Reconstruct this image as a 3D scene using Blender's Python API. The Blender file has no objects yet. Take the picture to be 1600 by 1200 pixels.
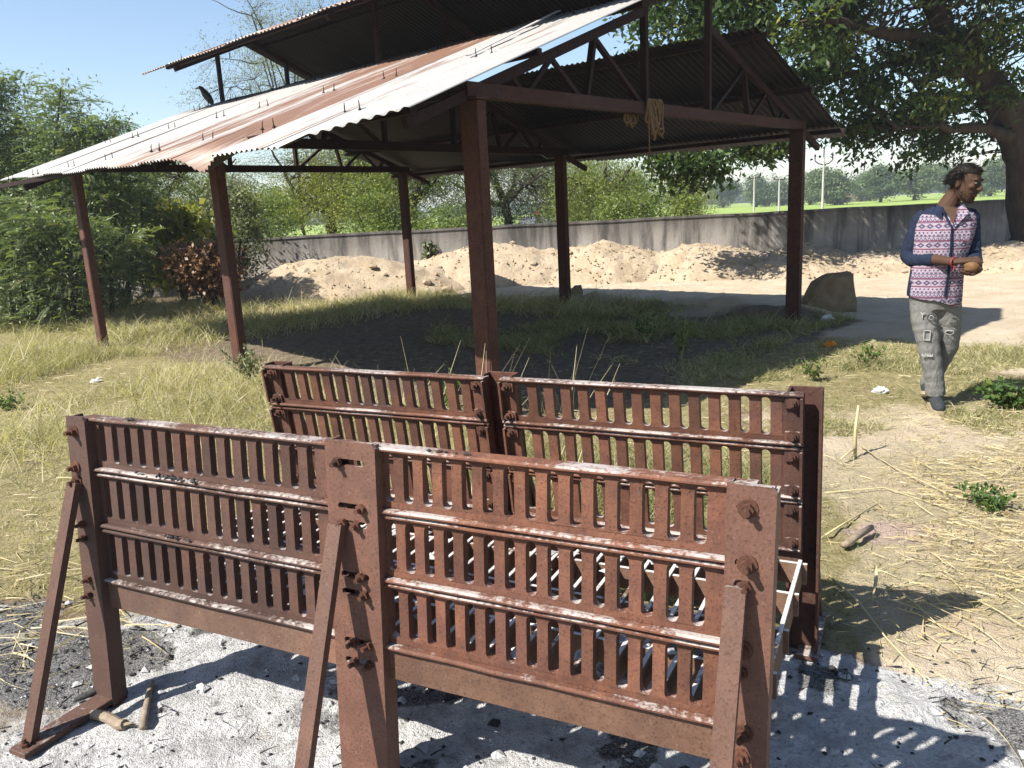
import bpy, bmesh, math, random
import numpy as np
from mathutils import Vector, Matrix
S = bpy.context.scene
COL = S.collection
R_ = math.radians
rng = np.random.default_rng(7)
random.seed(7)

# ------------------------------------------------------------------ camera, sky, sun, exposure
F_PX, PITCH, ROLL, CAM_H = 1240.2, 0.21392, -0.05132, 1.5
cp, sp, cr, sr = math.cos(PITCH), math.sin(PITCH), math.cos(ROLL), math.sin(ROLL)
_r, _f, _u = np.array([1, 0, 0.]), np.array([0, cp, -sp]), np.array([0, sp, cp])
CR, CU, CF = cr*_r + sr*_u, -sr*_r + cr*_u, _f
cam = bpy.data.cameras.new('camera')
cam.sensor_width = 36; cam.lens = 36*F_PX/1600; cam.clip_end = 5000; cam.clip_start = 0.05
camo = bpy.data.objects.new('camera', cam); COL.objects.link(camo)
camo.matrix_world = Matrix(((CR[0], CU[0], -CF[0], 0), (CR[1], CU[1], -CF[1], 0), (CR[2], CU[2], -CF[2], CAM_H), (0, 0, 0, 1)))
S.camera = camo
SUN_AZ, SUN_EL = math.atan2(-.42, -.797), R_(46.7)          # where the sun stands
world = bpy.data.worlds.new('World'); S.world = world; world.use_nodes = True
wn = world.node_tree.nodes; bg = wn['Background']
sky = wn.new('ShaderNodeTexSky'); sky.sky_type = 'NISHITA'; sky.sun_disc = False
sky.sun_elevation = SUN_EL; sky.sun_rotation = math.pi/2 - SUN_AZ
sky.air_density = 1.0; sky.dust_density = .6; sky.ozone_density = 1.0; sky.altitude = 100
world.node_tree.links.new(sky.outputs[0], bg.inputs[0]); bg.inputs[1].default_value = 0.078
sl = bpy.data.lights.new('sun', 'SUN'); sl.energy = 5.0; sl.angle = R_(.55); sl.color = (1, .95, .86)
so = bpy.data.objects.new('sun', sl); COL.objects.link(so)
sd = Vector((math.cos(SUN_AZ)*math.cos(SUN_EL), math.sin(SUN_AZ)*math.cos(SUN_EL), math.sin(SUN_EL)))
so.rotation_euler = (-sd).to_track_quat('-Z', 'Y').to_euler(); so.location = (-20, -12, 25)
S.render.engine = 'CYCLES'
S.view_settings.view_transform = 'Standard'; S.view_settings.look = 'None'
S.view_settings.gamma = 1; S.view_settings.use_curve_mapping = False
S.view_settings.exposure = 1.3
S.cycles.max_bounces = 6; S.cycles.transparent_max_bounces = 6

# ------------------------------------------------------------------ helpers
def at(px, py, Y):                       # the point at depth y = Y along a sight line of the photograph
    d = CF + CR*(px-800)/F_PX - CU*(py-600)/F_PX
    t = Y/d[1]; return np.array([0, 0, CAM_H]) + t*d
def gp(px, py, z=0.):
    d = CF + CR*(px-800)/F_PX - CU*(py-600)/F_PX
    t = (z-CAM_H)/d[2]; return np.array([0, 0, CAM_H]) + t*d

def hash2(i, j, seed):
    h = (i*374761393 + j*668265263 + seed*974711) & 0x7fffffff
    h = ((h ^ (h >> 13))*1274126177) & 0x7fffffff
    return ((h ^ (h >> 16)) & 0xffff)/65535.
def vnoise(x, y, seed=0):
    x = np.asarray(x, float); y = np.asarray(y, float)
    i = np.floor(x).astype(np.int64); j = np.floor(y).astype(np.int64)
    fx = x-i; fy = y-j; fx = fx*fx*(3-2*fx); fy = fy*fy*(3-2*fy)
    a = hash2(i, j, seed); b = hash2(i+1, j, seed); c = hash2(i, j+1, seed); d = hash2(i+1, j+1, seed)
    return (a*(1-fx)+b*fx)*(1-fy) + (c*(1-fx)+d*fx)*fy
def fbm(x, y, o=4, seed=0):
    s = 0; amp = .5; tot = 0
    for k in range(o):
        s = s + amp*vnoise(x*2**k+17.3*k, y*2**k-9.1*k, seed+k); tot += amp; amp *= .5
    return s/tot
def smooth(a, b, x):
    t = np.clip((np.asarray(x, float)-a)/(b-a), 0, 1); return t*t*(3-2*t)

class MB:
    def __init__(s, fn=None): s.v = []; s.f = []; s.fn = fn
    def add(s, vs, fs):
        n = len(s.v)
        for p in vs:
            s.v.append(s.fn(*p) if s.fn else tuple(p))
        s.f += [tuple(n+i for i in f) for f in fs]; return s
    def box(s, x0, x1, y0, y1, z0, z1, ch=0):
        if ch:
            vs = []
            for z, k in ((z0, ch), (z0+ch, 0), (z1-ch, 0), (z1, ch)):
                vs += [(x0+k, y0+k, z), (x1-k, y0+k, z), (x1-k, y1-k, z), (x0+k, y1-k, z)]
            fs = [(3, 2, 1, 0), (12, 13, 14, 15)]
            for l in range(3):
                for q in range(4): fs.append((4*l+q, 4*l+(q+1) % 4, 4*l+4+(q+1) % 4, 4*l+4+q))
            return s.add(vs, fs)
        return s.add([(x0, y0, z0), (x1, y0, z0), (x1, y1, z0), (x0, y1, z0), (x0, y0, z1), (x1, y0, z1), (x1, y1, z1), (x0, y1, z1)],
                     [(3, 2, 1, 0), (4, 5, 6, 7), (0, 1, 5, 4), (1, 2, 6, 5), (2, 3, 7, 6), (3, 0, 4, 7)])
    def beam(s, p, q, w, h, up=(0, 0, 1)):
        p = Vector(p); q = Vector(q); d = (q-p).normalized(); u = Vector(up)
        if abs(d.dot(u)) > .98: u = Vector((1, 0, 0))
        a = d.cross(u).normalized()*w/2; b = a.cross(d).normalized()*h/2
        vs = [p-a-b, p+a-b, p+a+b, p-a+b, q-a-b, q+a-b, q+a+b, q-a+b]
        return s.add([tuple(x) for x in vs], [(3, 2, 1, 0), (4, 5, 6, 7), (0, 1, 5, 4), (1, 2, 6, 5), (2, 3, 7, 6), (3, 0, 4, 7)])
    def tube(s, pts, rad, n=8, cap=True, flat=1.0):
        pts = [Vector(p) for p in pts]
        if not hasattr(rad, '__len__'): rad = [rad]*len(pts)
        ref = None; vs = []; fs = []
        for i, p in enumerate(pts):
            d = (pts[min(i+1, len(pts)-1)]-pts[max(i-1, 0)]).normalized()
            if ref is None:
                ref = d.orthogonal().normalized()
            ref = (ref - d*ref.dot(d)).normalized(); b = d.cross(ref)
            for k in range(n):
                t = 2*math.pi*k/n
                vs.append(tuple(p + ref*math.cos(t)*rad[i] + b*math.sin(t)*rad[i]*flat))
        for i in range(len(pts)-1):
            for k in range(n): fs.append((i*n+k, i*n+(k+1) % n, (i+1)*n+(k+1) % n, (i+1)*n+k))
        if cap: fs += [tuple(range(n-1, -1, -1)), tuple(range((len(pts)-1)*n, len(pts)*n))]
        return s.add(vs, fs)
    def rings(s, rs, n=20, cap=True):           # rs: list of (centre, x half, y half) horizontal ellipses; optional superellipse exponent
        vs = []; fs = []
        for r in rs:
            c, a, b = r[:3]; e = r[3] if len(r) > 3 else 1.
            for k in range(n):
                t = 2*math.pi*k/n; ct, st = math.cos(t), math.sin(t)
                vs.append((c[0]+a*math.copysign(abs(ct)**e, ct), c[1]+b*math.copysign(abs(st)**e, st), c[2]))
        for i in range(len(rs)-1):
            for k in range(n): fs.append((i*n+k, i*n+(k+1) % n, (i+1)*n+(k+1) % n, (i+1)*n+k))
        if cap: fs += [tuple(range(n-1, -1, -1)), tuple(range((len(rs)-1)*n, len(rs)*n))]
        return s.add(vs, fs)
    def ell(s, c, r, n=12, m=8, rot=None):
        vs = []; fs = []; c = Vector(c)
        for i in range(m+1):
            th = math.pi*i/m
            for k in range(n):
                t = 2*math.pi*k/n
                p = Vector((r[0]*math.sin(th)*math.cos(t), r[1]*math.sin(th)*math.sin(t), -r[2]*math.cos(th)))
                if rot is not None: p = rot @ p
                vs.append(tuple(c+p))
        for i in range(m):
            for k in range(n): fs.append((i*n+k, i*n+(k+1) % n, (i+1)*n+(k+1) % n, (i+1)*n+k))
        return s.add(vs, fs)
    def prism(s, poly, y0, y1):                  # polygon in x-z, counter-clockwise seen from -y, extruded along y
        n = len(poly)
        vs = [(x, y0, z) for x, z in poly] + [(x, y1, z) for x, z in poly]
        fs = [tuple(range(n)), tuple(range(2*n-1, n-1, -1))] + [(i+n, (i+1) % n+n, (i+1) % n, i) for i in range(n)]
        return s.add(vs, fs)
    def mesh(s, name, mat, smooth_=False):
        m = bpy.data.meshes.new(name); m.from_pydata(s.v, [], s.f); m.update()
        if mat: m.materials.append(mat)
        if smooth_: m.polygons.foreach_set('use_smooth', [True]*len(m.polygons))
        return m
    def build(s, name, mat, parent=None, smooth_=False):
        return link(name, s.mesh(name, mat, smooth_), parent)

def link(name, mesh, parent=None):
    o = bpy.data.objects.new(name, mesh); COL.objects.link(o)
    if parent: o.parent = parent
    return o
def tag(o, label=None, cat=None, group=None, kind=None):
    if label: o['label'] = label
    if cat: o['category'] = cat
    if group: o['group'] = group
    if kind: o['kind'] = kind
    return o
def thing(name, label, cat, loc=(0, 0, 0), rotz=0, group=None):
    o = bpy.data.objects.new(name, None); COL.objects.link(o); o.empty_display_size = .2
    o.location = [float(x) for x in loc]; o.rotation_euler = (0, 0, rotz)
    return tag(o, label, cat, group)
def np_mesh(name, V, Fc, mat, tone=None, attrs=None, smooth_=False):
    m = bpy.data.meshes.new(name); V = np.asarray(V, np.float32); Fc = np.asarray(Fc, np.int32)
    k = Fc.shape[1]
    m.vertices.add(len(V)); m.vertices.foreach_set('co', V.ravel())
    m.loops.add(Fc.size); m.loops.foreach_set('vertex_index', Fc.ravel())
    m.polygons.add(len(Fc)); m.polygons.foreach_set('loop_start', np.arange(len(Fc), dtype=np.int32)*k)
    m.polygons.foreach_set('loop_total', np.full(len(Fc), k, np.int32))
    if smooth_: m.polygons.foreach_set('use_smooth', np.ones(len(Fc), bool))
    m.update(calc_edges=True)
    if tone is not None:
        a = m.attributes.new('tone', 'FLOAT', 'FACE'); a.data.foreach_set('value', np.asarray(tone, np.float32))
    for kx, val in (attrs or {}).items():
        a = m.attributes.new(kx, 'FLOAT', 'POINT'); a.data.foreach_set('value', np.asarray(val, np.float32))
    m.materials.append(mat)
    return m

# ------------------------------------------------------------------ materials
ALB = .61                                                         # overall reflectance of the palette below
class NT:
    def __init__(s, name):
        s.m = bpy.data.materials.new(name); s.m.use_nodes = True
        s.t = s.m.node_tree; s.n = s.t.nodes; s.p = s.n['Principled BSDF']; s.out = s.n['Material Output']
        s._pos = None
    def L(s, a, b): s.t.links.new(a, b)
    def pos(s):
        if s._pos is None: s._pos = s.n.new('ShaderNodeNewGeometry')
        return s._pos.outputs['Position']
    def normal_z(s):
        s.pos(); x = s.n.new('ShaderNodeSeparateXYZ'); s.L(s._pos.outputs['Normal'], x.inputs[0]); return x.outputs[2]
    def obj(s): return s.n.new('ShaderNodeTexCoord').outputs['Object']
    def rnd(s): return s.n.new('ShaderNodeObjectInfo').outputs['Random']
    def attr(s, name):
        a = s.n.new('ShaderNodeAttribute'); a.attribute_name = name; return a.outputs['Fac']
    def set(s, inp, v):
        if hasattr(v, 'is_linked') or hasattr(v, 'links'): s.L(v, inp)
        else: inp.default_value = v
    def mapv(s, vec, sc):
        n = s.n.new('ShaderNodeMapping'); n.inputs['Scale'].default_value = sc; s.L(vec, n.inputs[0]); return n.outputs[0]
    def noise(s, scale, det=4, rough=.55, vec=None, dist=0):
        n = s.n.new('ShaderNodeTexNoise'); n.inputs['Scale'].default_value = scale; n.inputs['Detail'].default_value = det
        n.inputs['Roughness'].default_value = rough; n.inputs['Distortion'].default_value = dist
        s.L(vec if vec is not None else s.pos(), n.inputs['Vector']); return n.outputs['Fac']
    def vor(s, scale, vec=None, feat='F1'):
        n = s.n.new('ShaderNodeTexVoronoi'); n.inputs['Scale'].default_value = scale; n.feature = feat
        s.L(vec if vec is not None else s.pos(), n.inputs['Vector']); return n.outputs['Distance']
    def ramp(s, fac, stops):
        r = s.n.new('ShaderNodeValToRGB'); e = r.color_ramp.elements
        while len(e) < len(stops): e.new(.5)
        for x, (p, c) in zip(e, stops):
            x.position = p; x.color = (c, c, c, 1) if not hasattr(c, '__len__') else (*c, 1)
        s.L(fac, r.inputs[0]); return r.outputs[0]
    def mix(s, fac, a, b, mode='MIX'):
        n = s.n.new('ShaderNodeMix'); n.data_type = 'RGBA'; n.blend_type = mode
        s.set(n.inputs[0], fac)
        for i, v in ((6, a), (7, b)):
            if isinstance(v, tuple): v = (*v, 1)
            s.set(n.inputs[i], v)
        return n.outputs[2]
    def math(s, op, a, b=0., c=None):
        n = s.n.new('ShaderNodeMath'); n.operation = op
        s.set(n.inputs[0], a); s.set(n.inputs[1], b)
        if c is not None: s.set(n.inputs[2], c)
        return n.outputs[0]
    def bump(s, h, strength=.4, dist=.01):
        b = s.n.new('ShaderNodeBump'); b.inputs['Strength'].default_value = strength; b.inputs['Distance'].default_value = dist
        s.L(h, b.inputs['Height']); s.L(b.outputs[0], s.p.inputs['Normal'])
    def done(s, col, rough=.8, spec=.3, metal=0, k=None):
        k = ALB if k is None else k
        col = tuple(x*k for x in col) if isinstance(col, tuple) else s.mix(1., col, (k, k, k), 'MULTIPLY')
        s.set(s.p.inputs['Base Color'], (*col, 1) if isinstance(col, tuple) else col)
        s.set(s.p.inputs['Roughness'], rough); s.p.inputs['Specular IOR Level'].default_value = spec
        s.p.inputs['Metallic'].default_value = metal
        return s.m

def m_rust(name, c1, c2, c3, ash=0., spec=.3, rough=.72, fine=150, soot=.5, speck=.35, burnt=False, k=None, ashc=((.34, .28, .25), (.62, .58, .56))):
    t = NT(name)
    big = t.noise(2.2, 4, .6); mid = t.noise(14, 5, .65); fi = t.noise(fine, 3, .7)
    col = t.mix(t.ramp(mid, [(.35, 0.), (.65, 1.)]), c1, c2)
    col = t.mix(t.math('MULTIPLY', t.ramp(big, [(.45, 0.), (.7, 1.)]), .75), col, c3)
    col = t.mix(t.math('MULTIPLY', t.ramp(t.noise(1.3, 3, .6, t.mapv(t.pos(), (1, 1, .6))), [(.5, 0.), (.62, 1.)]), soot), col, (.045, .036, .036))
    col = t.mix(t.ramp(fi, [(.52, 0.), (.68, .8)]), col, tuple(x*.42 for x in c1))
    col = t.mix(t.ramp(t.noise(95, 2, .5), [(.66, 0.), (.72, speck)]), col, (.34, .26, .22))
    if burnt:                                                    # the left end stands where the fire burns hottest: greyer, scaled iron
        sx = t.n.new('ShaderNodeSeparateXYZ'); t.L(t.pos(), sx.inputs[0])
        bm = t.ramp(t.math('ADD', t.math('MULTIPLY_ADD', sx.outputs[0], -1.1, -.75), t.math('MULTIPLY', t.noise(2.6, 4, .6), .9)), [(.42, 0.), (.85, .5)])
        col = t.mix(bm, col, t.mix(fi, (.07, .05, .043), (.045, .034, .03)))
    rv = t.math('MULTIPLY_ADD', t.rnd(), .55, .74)
    hs = t.n.new('ShaderNodeHueSaturation'); t.L(rv, hs.inputs['Value']); t.L(col, hs.inputs['Color']); col = hs.outputs[0]
    if ash:
        nz = t.ramp(t.normal_z(), [(.45, 0.), (.8, 1.)])
        am = t.math('ADD', t.math('MULTIPLY', t.noise(70, 3, .7), .45), t.math('MULTIPLY', t.noise(3.1, 3, .6), .75))
        am = t.ramp(am, [(.62-.2*ash, 0.), (.72-.2*ash, 1.)])
        col = t.mix(t.math('MULTIPLY', nz, am), col, t.mix(t.noise(180, 2), *ashc))
    h = t.math('ADD', t.math('MULTIPLY', fi, .5), mid)
    t.bump(h, .45, .004)
    return t.done(col, rough, spec, 0, k)
M = {}
M['cast'] = m_rust('cast_iron_rust', (.125, .052, .034), (.22, .09, .05), (.145, .064, .048), ash=.25, speck=.14, burnt=True)
M['plate'] = m_rust('plate_rust', (.128, .06, .042), (.168, .08, .055), (.11, .054, .041), ash=.08, spec=.35, rough=.6, soot=.12, speck=.18, burnt=True)
M['brace'] = m_rust('brace_rust', (.125, .064, .046), (.16, .085, .06), (.105, .056, .043), ash=.05, soot=.15, speck=.15)
M['bolt'] = m_rust('bolt_rust', (.075, .03, .02), (.15, .06, .034), (.12, .05, .028), soot=.3, speck=.1)
M['skirt'] = m_rust('skirt_rust', (.17, .085, .054), (.25, .14, .09), (.13, .066, .047), ash=.2, soot=.3, burnt=True)
M['grate'] = m_rust('grate_rust', (.17, .1, .064), (.25, .15, .1), (.13, .07, .05), ash=.75, soot=.1, ashc=((.62, .57, .53), (.95, .93, .91)))
M['post'] = m_rust('post_paint', (.056, .026, .019), (.08, .036, .025), (.046, .022, .017), soot=.3, spec=.1, rough=.7, fine=60, speck=.08, k=1.2)
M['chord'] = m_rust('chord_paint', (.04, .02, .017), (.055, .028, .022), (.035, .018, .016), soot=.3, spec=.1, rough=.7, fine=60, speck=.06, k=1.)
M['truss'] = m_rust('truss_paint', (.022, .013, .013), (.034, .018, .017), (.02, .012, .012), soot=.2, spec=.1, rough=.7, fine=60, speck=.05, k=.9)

def m_roof(name, amount, basecol):
    t = NT(name)
    o = t.obj()                                                  # object x runs down the slope, y along the ridge
    st = t.noise(1.0, 5, .65, t.mapv(o, (.55, 3.2, .5)), .3)
    sp_ = t.noise(1.0, 4, .6, t.mapv(o, (1.6, 14, 1)))
    m = t.math('ADD', t.math('MULTIPLY', st, .8), t.math('MULTIPLY', sp_, .35))
    th = .84 - .40*amount
    mask = t.ramp(m, [(max(th-.06, 0), 0.), (min(th+.06, 1), 1.)])
    zinc = t.mix(t.noise(3, 4, .6), basecol, tuple(x*.8 for x in basecol))
    rust = t.mix(t.noise(7, 5, .65, t.mapv(o, (.5, 2.5, 1))), (.19, .1, .068), (.33, .19, .13))
    col = t.mix(mask, zinc, rust)
    col = t.mix(t.ramp(t.noise(40, 3, .7), [(.58, 0.), (.7, .35)]), col, (.2, .14, .1))
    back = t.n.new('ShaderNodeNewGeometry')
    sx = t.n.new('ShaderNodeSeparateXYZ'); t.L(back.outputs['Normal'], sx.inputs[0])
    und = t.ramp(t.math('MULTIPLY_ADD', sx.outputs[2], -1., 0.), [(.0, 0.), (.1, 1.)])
    col = t.mix(und, col, t.mix(t.noise(9, 4, .6), (.013, .01, .01), (.022, .016, .015)))   # rusty inner face, blackened to put the shade below the roof into colour
    t.bump(t.noise(30, 3), .12, .004)
    return t.done(col, .55, .4)
ROOFM = {k: m_roof('roof_sheet_%s' % n, k, c) for k, n, c in ((.05, 'zinc', (.58, .57, .555)), (.35, 'stained', (.57, .555, .535)), (.72, 'rusty', (.56, .53, .5)), (.95, 'rusted', (.52, .42, .36)))}

def m_leaf(name, stops, trans=.35, spec=.35, rough=.5):
    t = NT(name)
    col = t.ramp(t.attr('tone'), stops)
    col2 = t.mix(t.math('MULTIPLY', t.noise(1.1, 3), .5), col, tuple(x*.75 for x in stops[0][1]))
    t.done(col2, rough, spec, 0, .76)
    tr = t.n.new('ShaderNodeBsdfTranslucent')
    t.L(t.mix(1., col2, (1.05, 1.1, .45), 'MULTIPLY'), tr.inputs[0])
    mx = t.n.new('ShaderNodeMixShader'); mx.inputs[0].default_value = trans
    t.L(t.p.outputs[0], mx.inputs[1]); t.L(tr.outputs[0], mx.inputs[2]); t.L(mx.outputs[0], t.out.inputs[0])
    return t.m
M['leaf_big'] = m_leaf('leaf_dark_green', [(0, (.028, .055, .016)), (.5, (.065, .115, .026)), (.78, (.15, .215, .045)), (1, (.32, .34, .08))], .4)
M['leaf_frond'] = m_leaf('leaf_frond', [(0, (.1, .15, .07)), (.5, (.2, .265, .125)), (.85, (.33, .39, .2)), (1, (.45, .42, .18))], .3)
M['leaf_acacia'] = m_leaf('leaf_acacia', [(0, (.13, .18, .045)), (.5, (.23, .29, .075)), (1, (.42, .42, .11))], .4)
M['leaf_yellow'] = m_leaf('leaf_yellowing', [(0, (.2, .235, .055)), (.5, (.36, .36, .08)), (1, (.52, .45, .09))], .4)
M['leaf_grey'] = m_leaf('leaf_greyish', [(0, (.125, .15, .075)), (.5, (.215, .245, .125)), (1, (.34, .36, .18))], .3)
M['leaf_far'] = m_leaf('leaf_far', [(0, (.09, .14, .055)), (.5, (.13, .19, .07)), (1, (.19, .25, .09))], .3)
M['leaf_dead'] = m_leaf('leaf_dead', [(0, (.14, .07, .035)), (.5, (.3, .16, .08)), (1, (.5, .32, .19))], .2)
M['grass'] = m_leaf('grass_blade', [(0, (.17, .2, .075)), (.3, (.34, .32, .15)), (.6, (.58, .5, .3)), (1, (.78, .7, .48))], .35, .2, .6)
M['straw'] = m_leaf('straw', [(0, (.42, .33, .17)), (.5, (.62, .52, .29)), (1, (.78, .69, .45))], .2, .35, .5)
M['weed'] = m_leaf('weed_leaf', [(0, (.05, .1, .025)), (.5, (.09, .16, .035)), (1, (.18, .22, .05))], .35)

def m_simple(name, c1, c2, sc=8, rough=.8, bump=.3, bd=.01, spec=.3, stretch=None):
    t = NT(name)
    v = t.mapv(t.pos(), stretch) if stretch else None
    n = t.noise(sc, 5, .6, v)
    col = t.mix(t.ramp(n, [(.3, 0.), (.7, 1.)]), c1, c2)
    t.bump(n, bump, bd); return t.done(col, rough, spec)
M['bark'] = m_simple('bark', (.035, .027, .021), (.1, .076, .057), 7, .9, .8, .03, .2, (1, 1, .35))
M['bark_dark'] = m_simple('bark_dark', (.04, .032, .026), (.085, .066, .05), 12, .9, .6, .02, .2, (1, 1, .4))
M['stick'] = m_simple('dry_wood', (.22, .165, .115), (.4, .33, .25), 30, .85, .5, .004, .2)
M['earth'] = None
def m_earth():
    t = NT('dug_earth')
    a = t.noise(1.6, 5, .6); b = t.noise(13, 5, .65); c = t.noise(55, 4, .7)
    col = t.mix(t.ramp(a, [(.35, 0.), (.65, 1.)]), (.53, .415, .285), (.67, .545, .4))
    col = t.mix(t.ramp(b, [(.5, 0.), (.72, .6)]), col, (.42, .31, .2))
    t.bump(t.math('ADD', b, t.math('MULTIPLY', c, .6)), .8, .05)
    return t.done(col, .95, .1)
M['earth'] = m_earth()
M['earth_block'] = m_simple('earth_block', (.2, .14, .085), (.32, .24, .15), 9, .95, .7, .03, .1)
def m_wall():
    t = NT('stained_plaster')
    a = t.noise(1.3, 5, .65); s_ = t.noise(1, 5, .7, t.mapv(t.pos(), (3.2, 3.2, .35))); f = t.noise(22, 4, .6)
    z = t.n.new('ShaderNodeSeparateXYZ'); t.L(t.pos(), z.inputs[0])
    top = t.ramp(t.math('ADD', z.outputs[2], t.math('MULTIPLY', s_, .7)), [(.0, 0.), (1.0, 0.), (1.42, 1.)])
    z.outputs[2]
    col = t.mix(t.ramp(a, [(.3, 0.), (.7, 1.)]), (.42, .385, .35), (.62, .575, .53))
    col = t.mix(t.ramp(s_, [(.46, 0.), (.62, .85)]), col, (.16, .148, .14))
    nz = t.n.new('ShaderNodeMapRange'); nz.inputs[1].default_value = .55; nz.inputs[2].default_value = 1.25
    t.L(t.math('ADD', z.outputs[2], t.math('MULTIPLY_ADD', s_, .9, -.45)), nz.inputs[0])
    col = t.mix(t.math('MULTIPLY', nz.outputs[0], .82), col, (.085, .08, .075))       # black mould on the upper part
    t.bump(t.math('ADD', f, a), .4, .02)
    return t.done(col, .92, .15)
M['wall'] = m_wall()
M['concrete'] = m_simple('concrete', (.42, .4, .37), (.55, .53, .5), 12, .9)

def m_ground():
    t = NT('ground_soil')
    ash, char, grass, sand, field, pink, dark = (t.attr(k) for k in ('ash', 'char', 'grass', 'sand', 'field', 'pink', 'dark'))
    n1 = t.noise(2.1, 5, .6); n2 = t.noise(11, 5, .65); n3 = t.noise(55, 4, .7); n4 = t.noise(190, 3, .7)
    soil = t.mix(t.ramp(n2, [(.35, 0.), (.68, 1.)]), (.24, .17, .105), (.40, .31, .205))
    soil = t.mix(t.ramp(n3, [(.55, 0.), (.7, .6)]), soil, (.15, .105, .07))
    sandc = t.mix(t.ramp(n1, [(.35, 0.), (.65, 1.)]), (.70, .565, .4), (.85, .72, .55))
    sandc = t.mix(t.ramp(n3, [(.56, 0.), (.72, .5)]), sandc, (.45, .36, .25))
    def blend(a, b, m, n, k=.5):
        f = t.math('MULTIPLY_ADD', n, k, t.math('MULTIPLY_ADD', m, 1+k, -k))
        return t.mix(t.ramp(f, [(.25, 0.), (.6, 1.)]), a, b)
    col = blend(soil, sandc, sand, n2)
    shade_soil = t.mix(t.ramp(n2, [(.35, 0.), (.68, 1.)]), (.2, .155, .11), (.38, .3, .215))  # bare soil under the shed, darkened so its colour carries the shade there
    shade_soil = t.mix(t.ramp(n3, [(.55, 0.), (.7, .6)]), shade_soil, (.13, .1, .072))
    col = blend(col, shade_soil, dark, n2)
    gl = t.mix(t.ramp(n2, [(.35, 0.), (.65, 1.)]), (.34, .3, .13), (.52, .44, .25))
    gl = t.mix(t.ramp(n3, [(.5, 0.), (.66, .7)]), gl, (.2, .165, .08))
    col = blend(col, gl, grass, n1)
    col = blend(col, (.62, .47, .4), pink, n3)
    ashc = t.mix(t.ramp(n2, [(.3, 0.), (.7, 1.)]), (.74, .735, .73), (.98, .97, .96))
    ashc = t.mix(t.ramp(n3, [(.5, 0.), (.66, .7)]), ashc, (.42, .42, .425))
    ashc = t.mix(t.ramp(n4, [(.58, 0.), (.68, .55)]), ashc, (.16, .16, .165))
    ashc = t.mix(t.math('MULTIPLY', t.ramp(t.noise(7, 5, .7), [(.48, 0.), (.64, 1.)]), .5), ashc, (.34, .335, .335))
    col = blend(col, ashc, ash, n2, .9)
    ch = t.mix(t.ramp(n4, [(.36, 0.), (.62, 1.)]), (.035, .034, .034), (.46, .45, .44))
    col = blend(col, ch, char, n3, .9)
    fc = t.mix(t.ramp(t.noise(.12, 3), [(.35, 0.), (.65, 1.)]), (.27, .4, .085), (.42, .52, .14))
    col = blend(col, fc, field, n1, .2)
    t.bump(t.math('ADD', t.math('MULTIPLY', n3, .9), t.math('ADD', n2, t.math('MULTIPLY', n4, .5))), 1., .025)
    return t.done(col, .95, .12)
M['ground'] = m_ground()

# ------------------------------------------------------------------ the stand's frame (used for zones)
SA = np.array([-1.388, 2.398, 0.]); STH = -.465
sdv = np.array([math.cos(STH), math.sin(STH)]); snv = np.array([-sdv[1], sdv[0]])
def stand_uv(x, y):
    return (x-SA[0])*sdv[0]+(y-SA[1])*sdv[1], (x-SA[0])*snv[0]+(y-SA[1])*snv[1]
# the shed's frame
SHP = np.array([-.171, 5.714, 0.]); SHB = np.array([.676, .736]); SHA = np.array([-.736, .676]); SHR = math.atan2(.736, .676)
BAY, SPAN = 3.572, 5.444
def shed_ab(x, y):
    return (x-SHP[0])*SHA[0]+(y-SHP[1])*SHA[1], (x-SHP[0])*SHB[0]+(y-SHP[1])*SHB[1]

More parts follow.
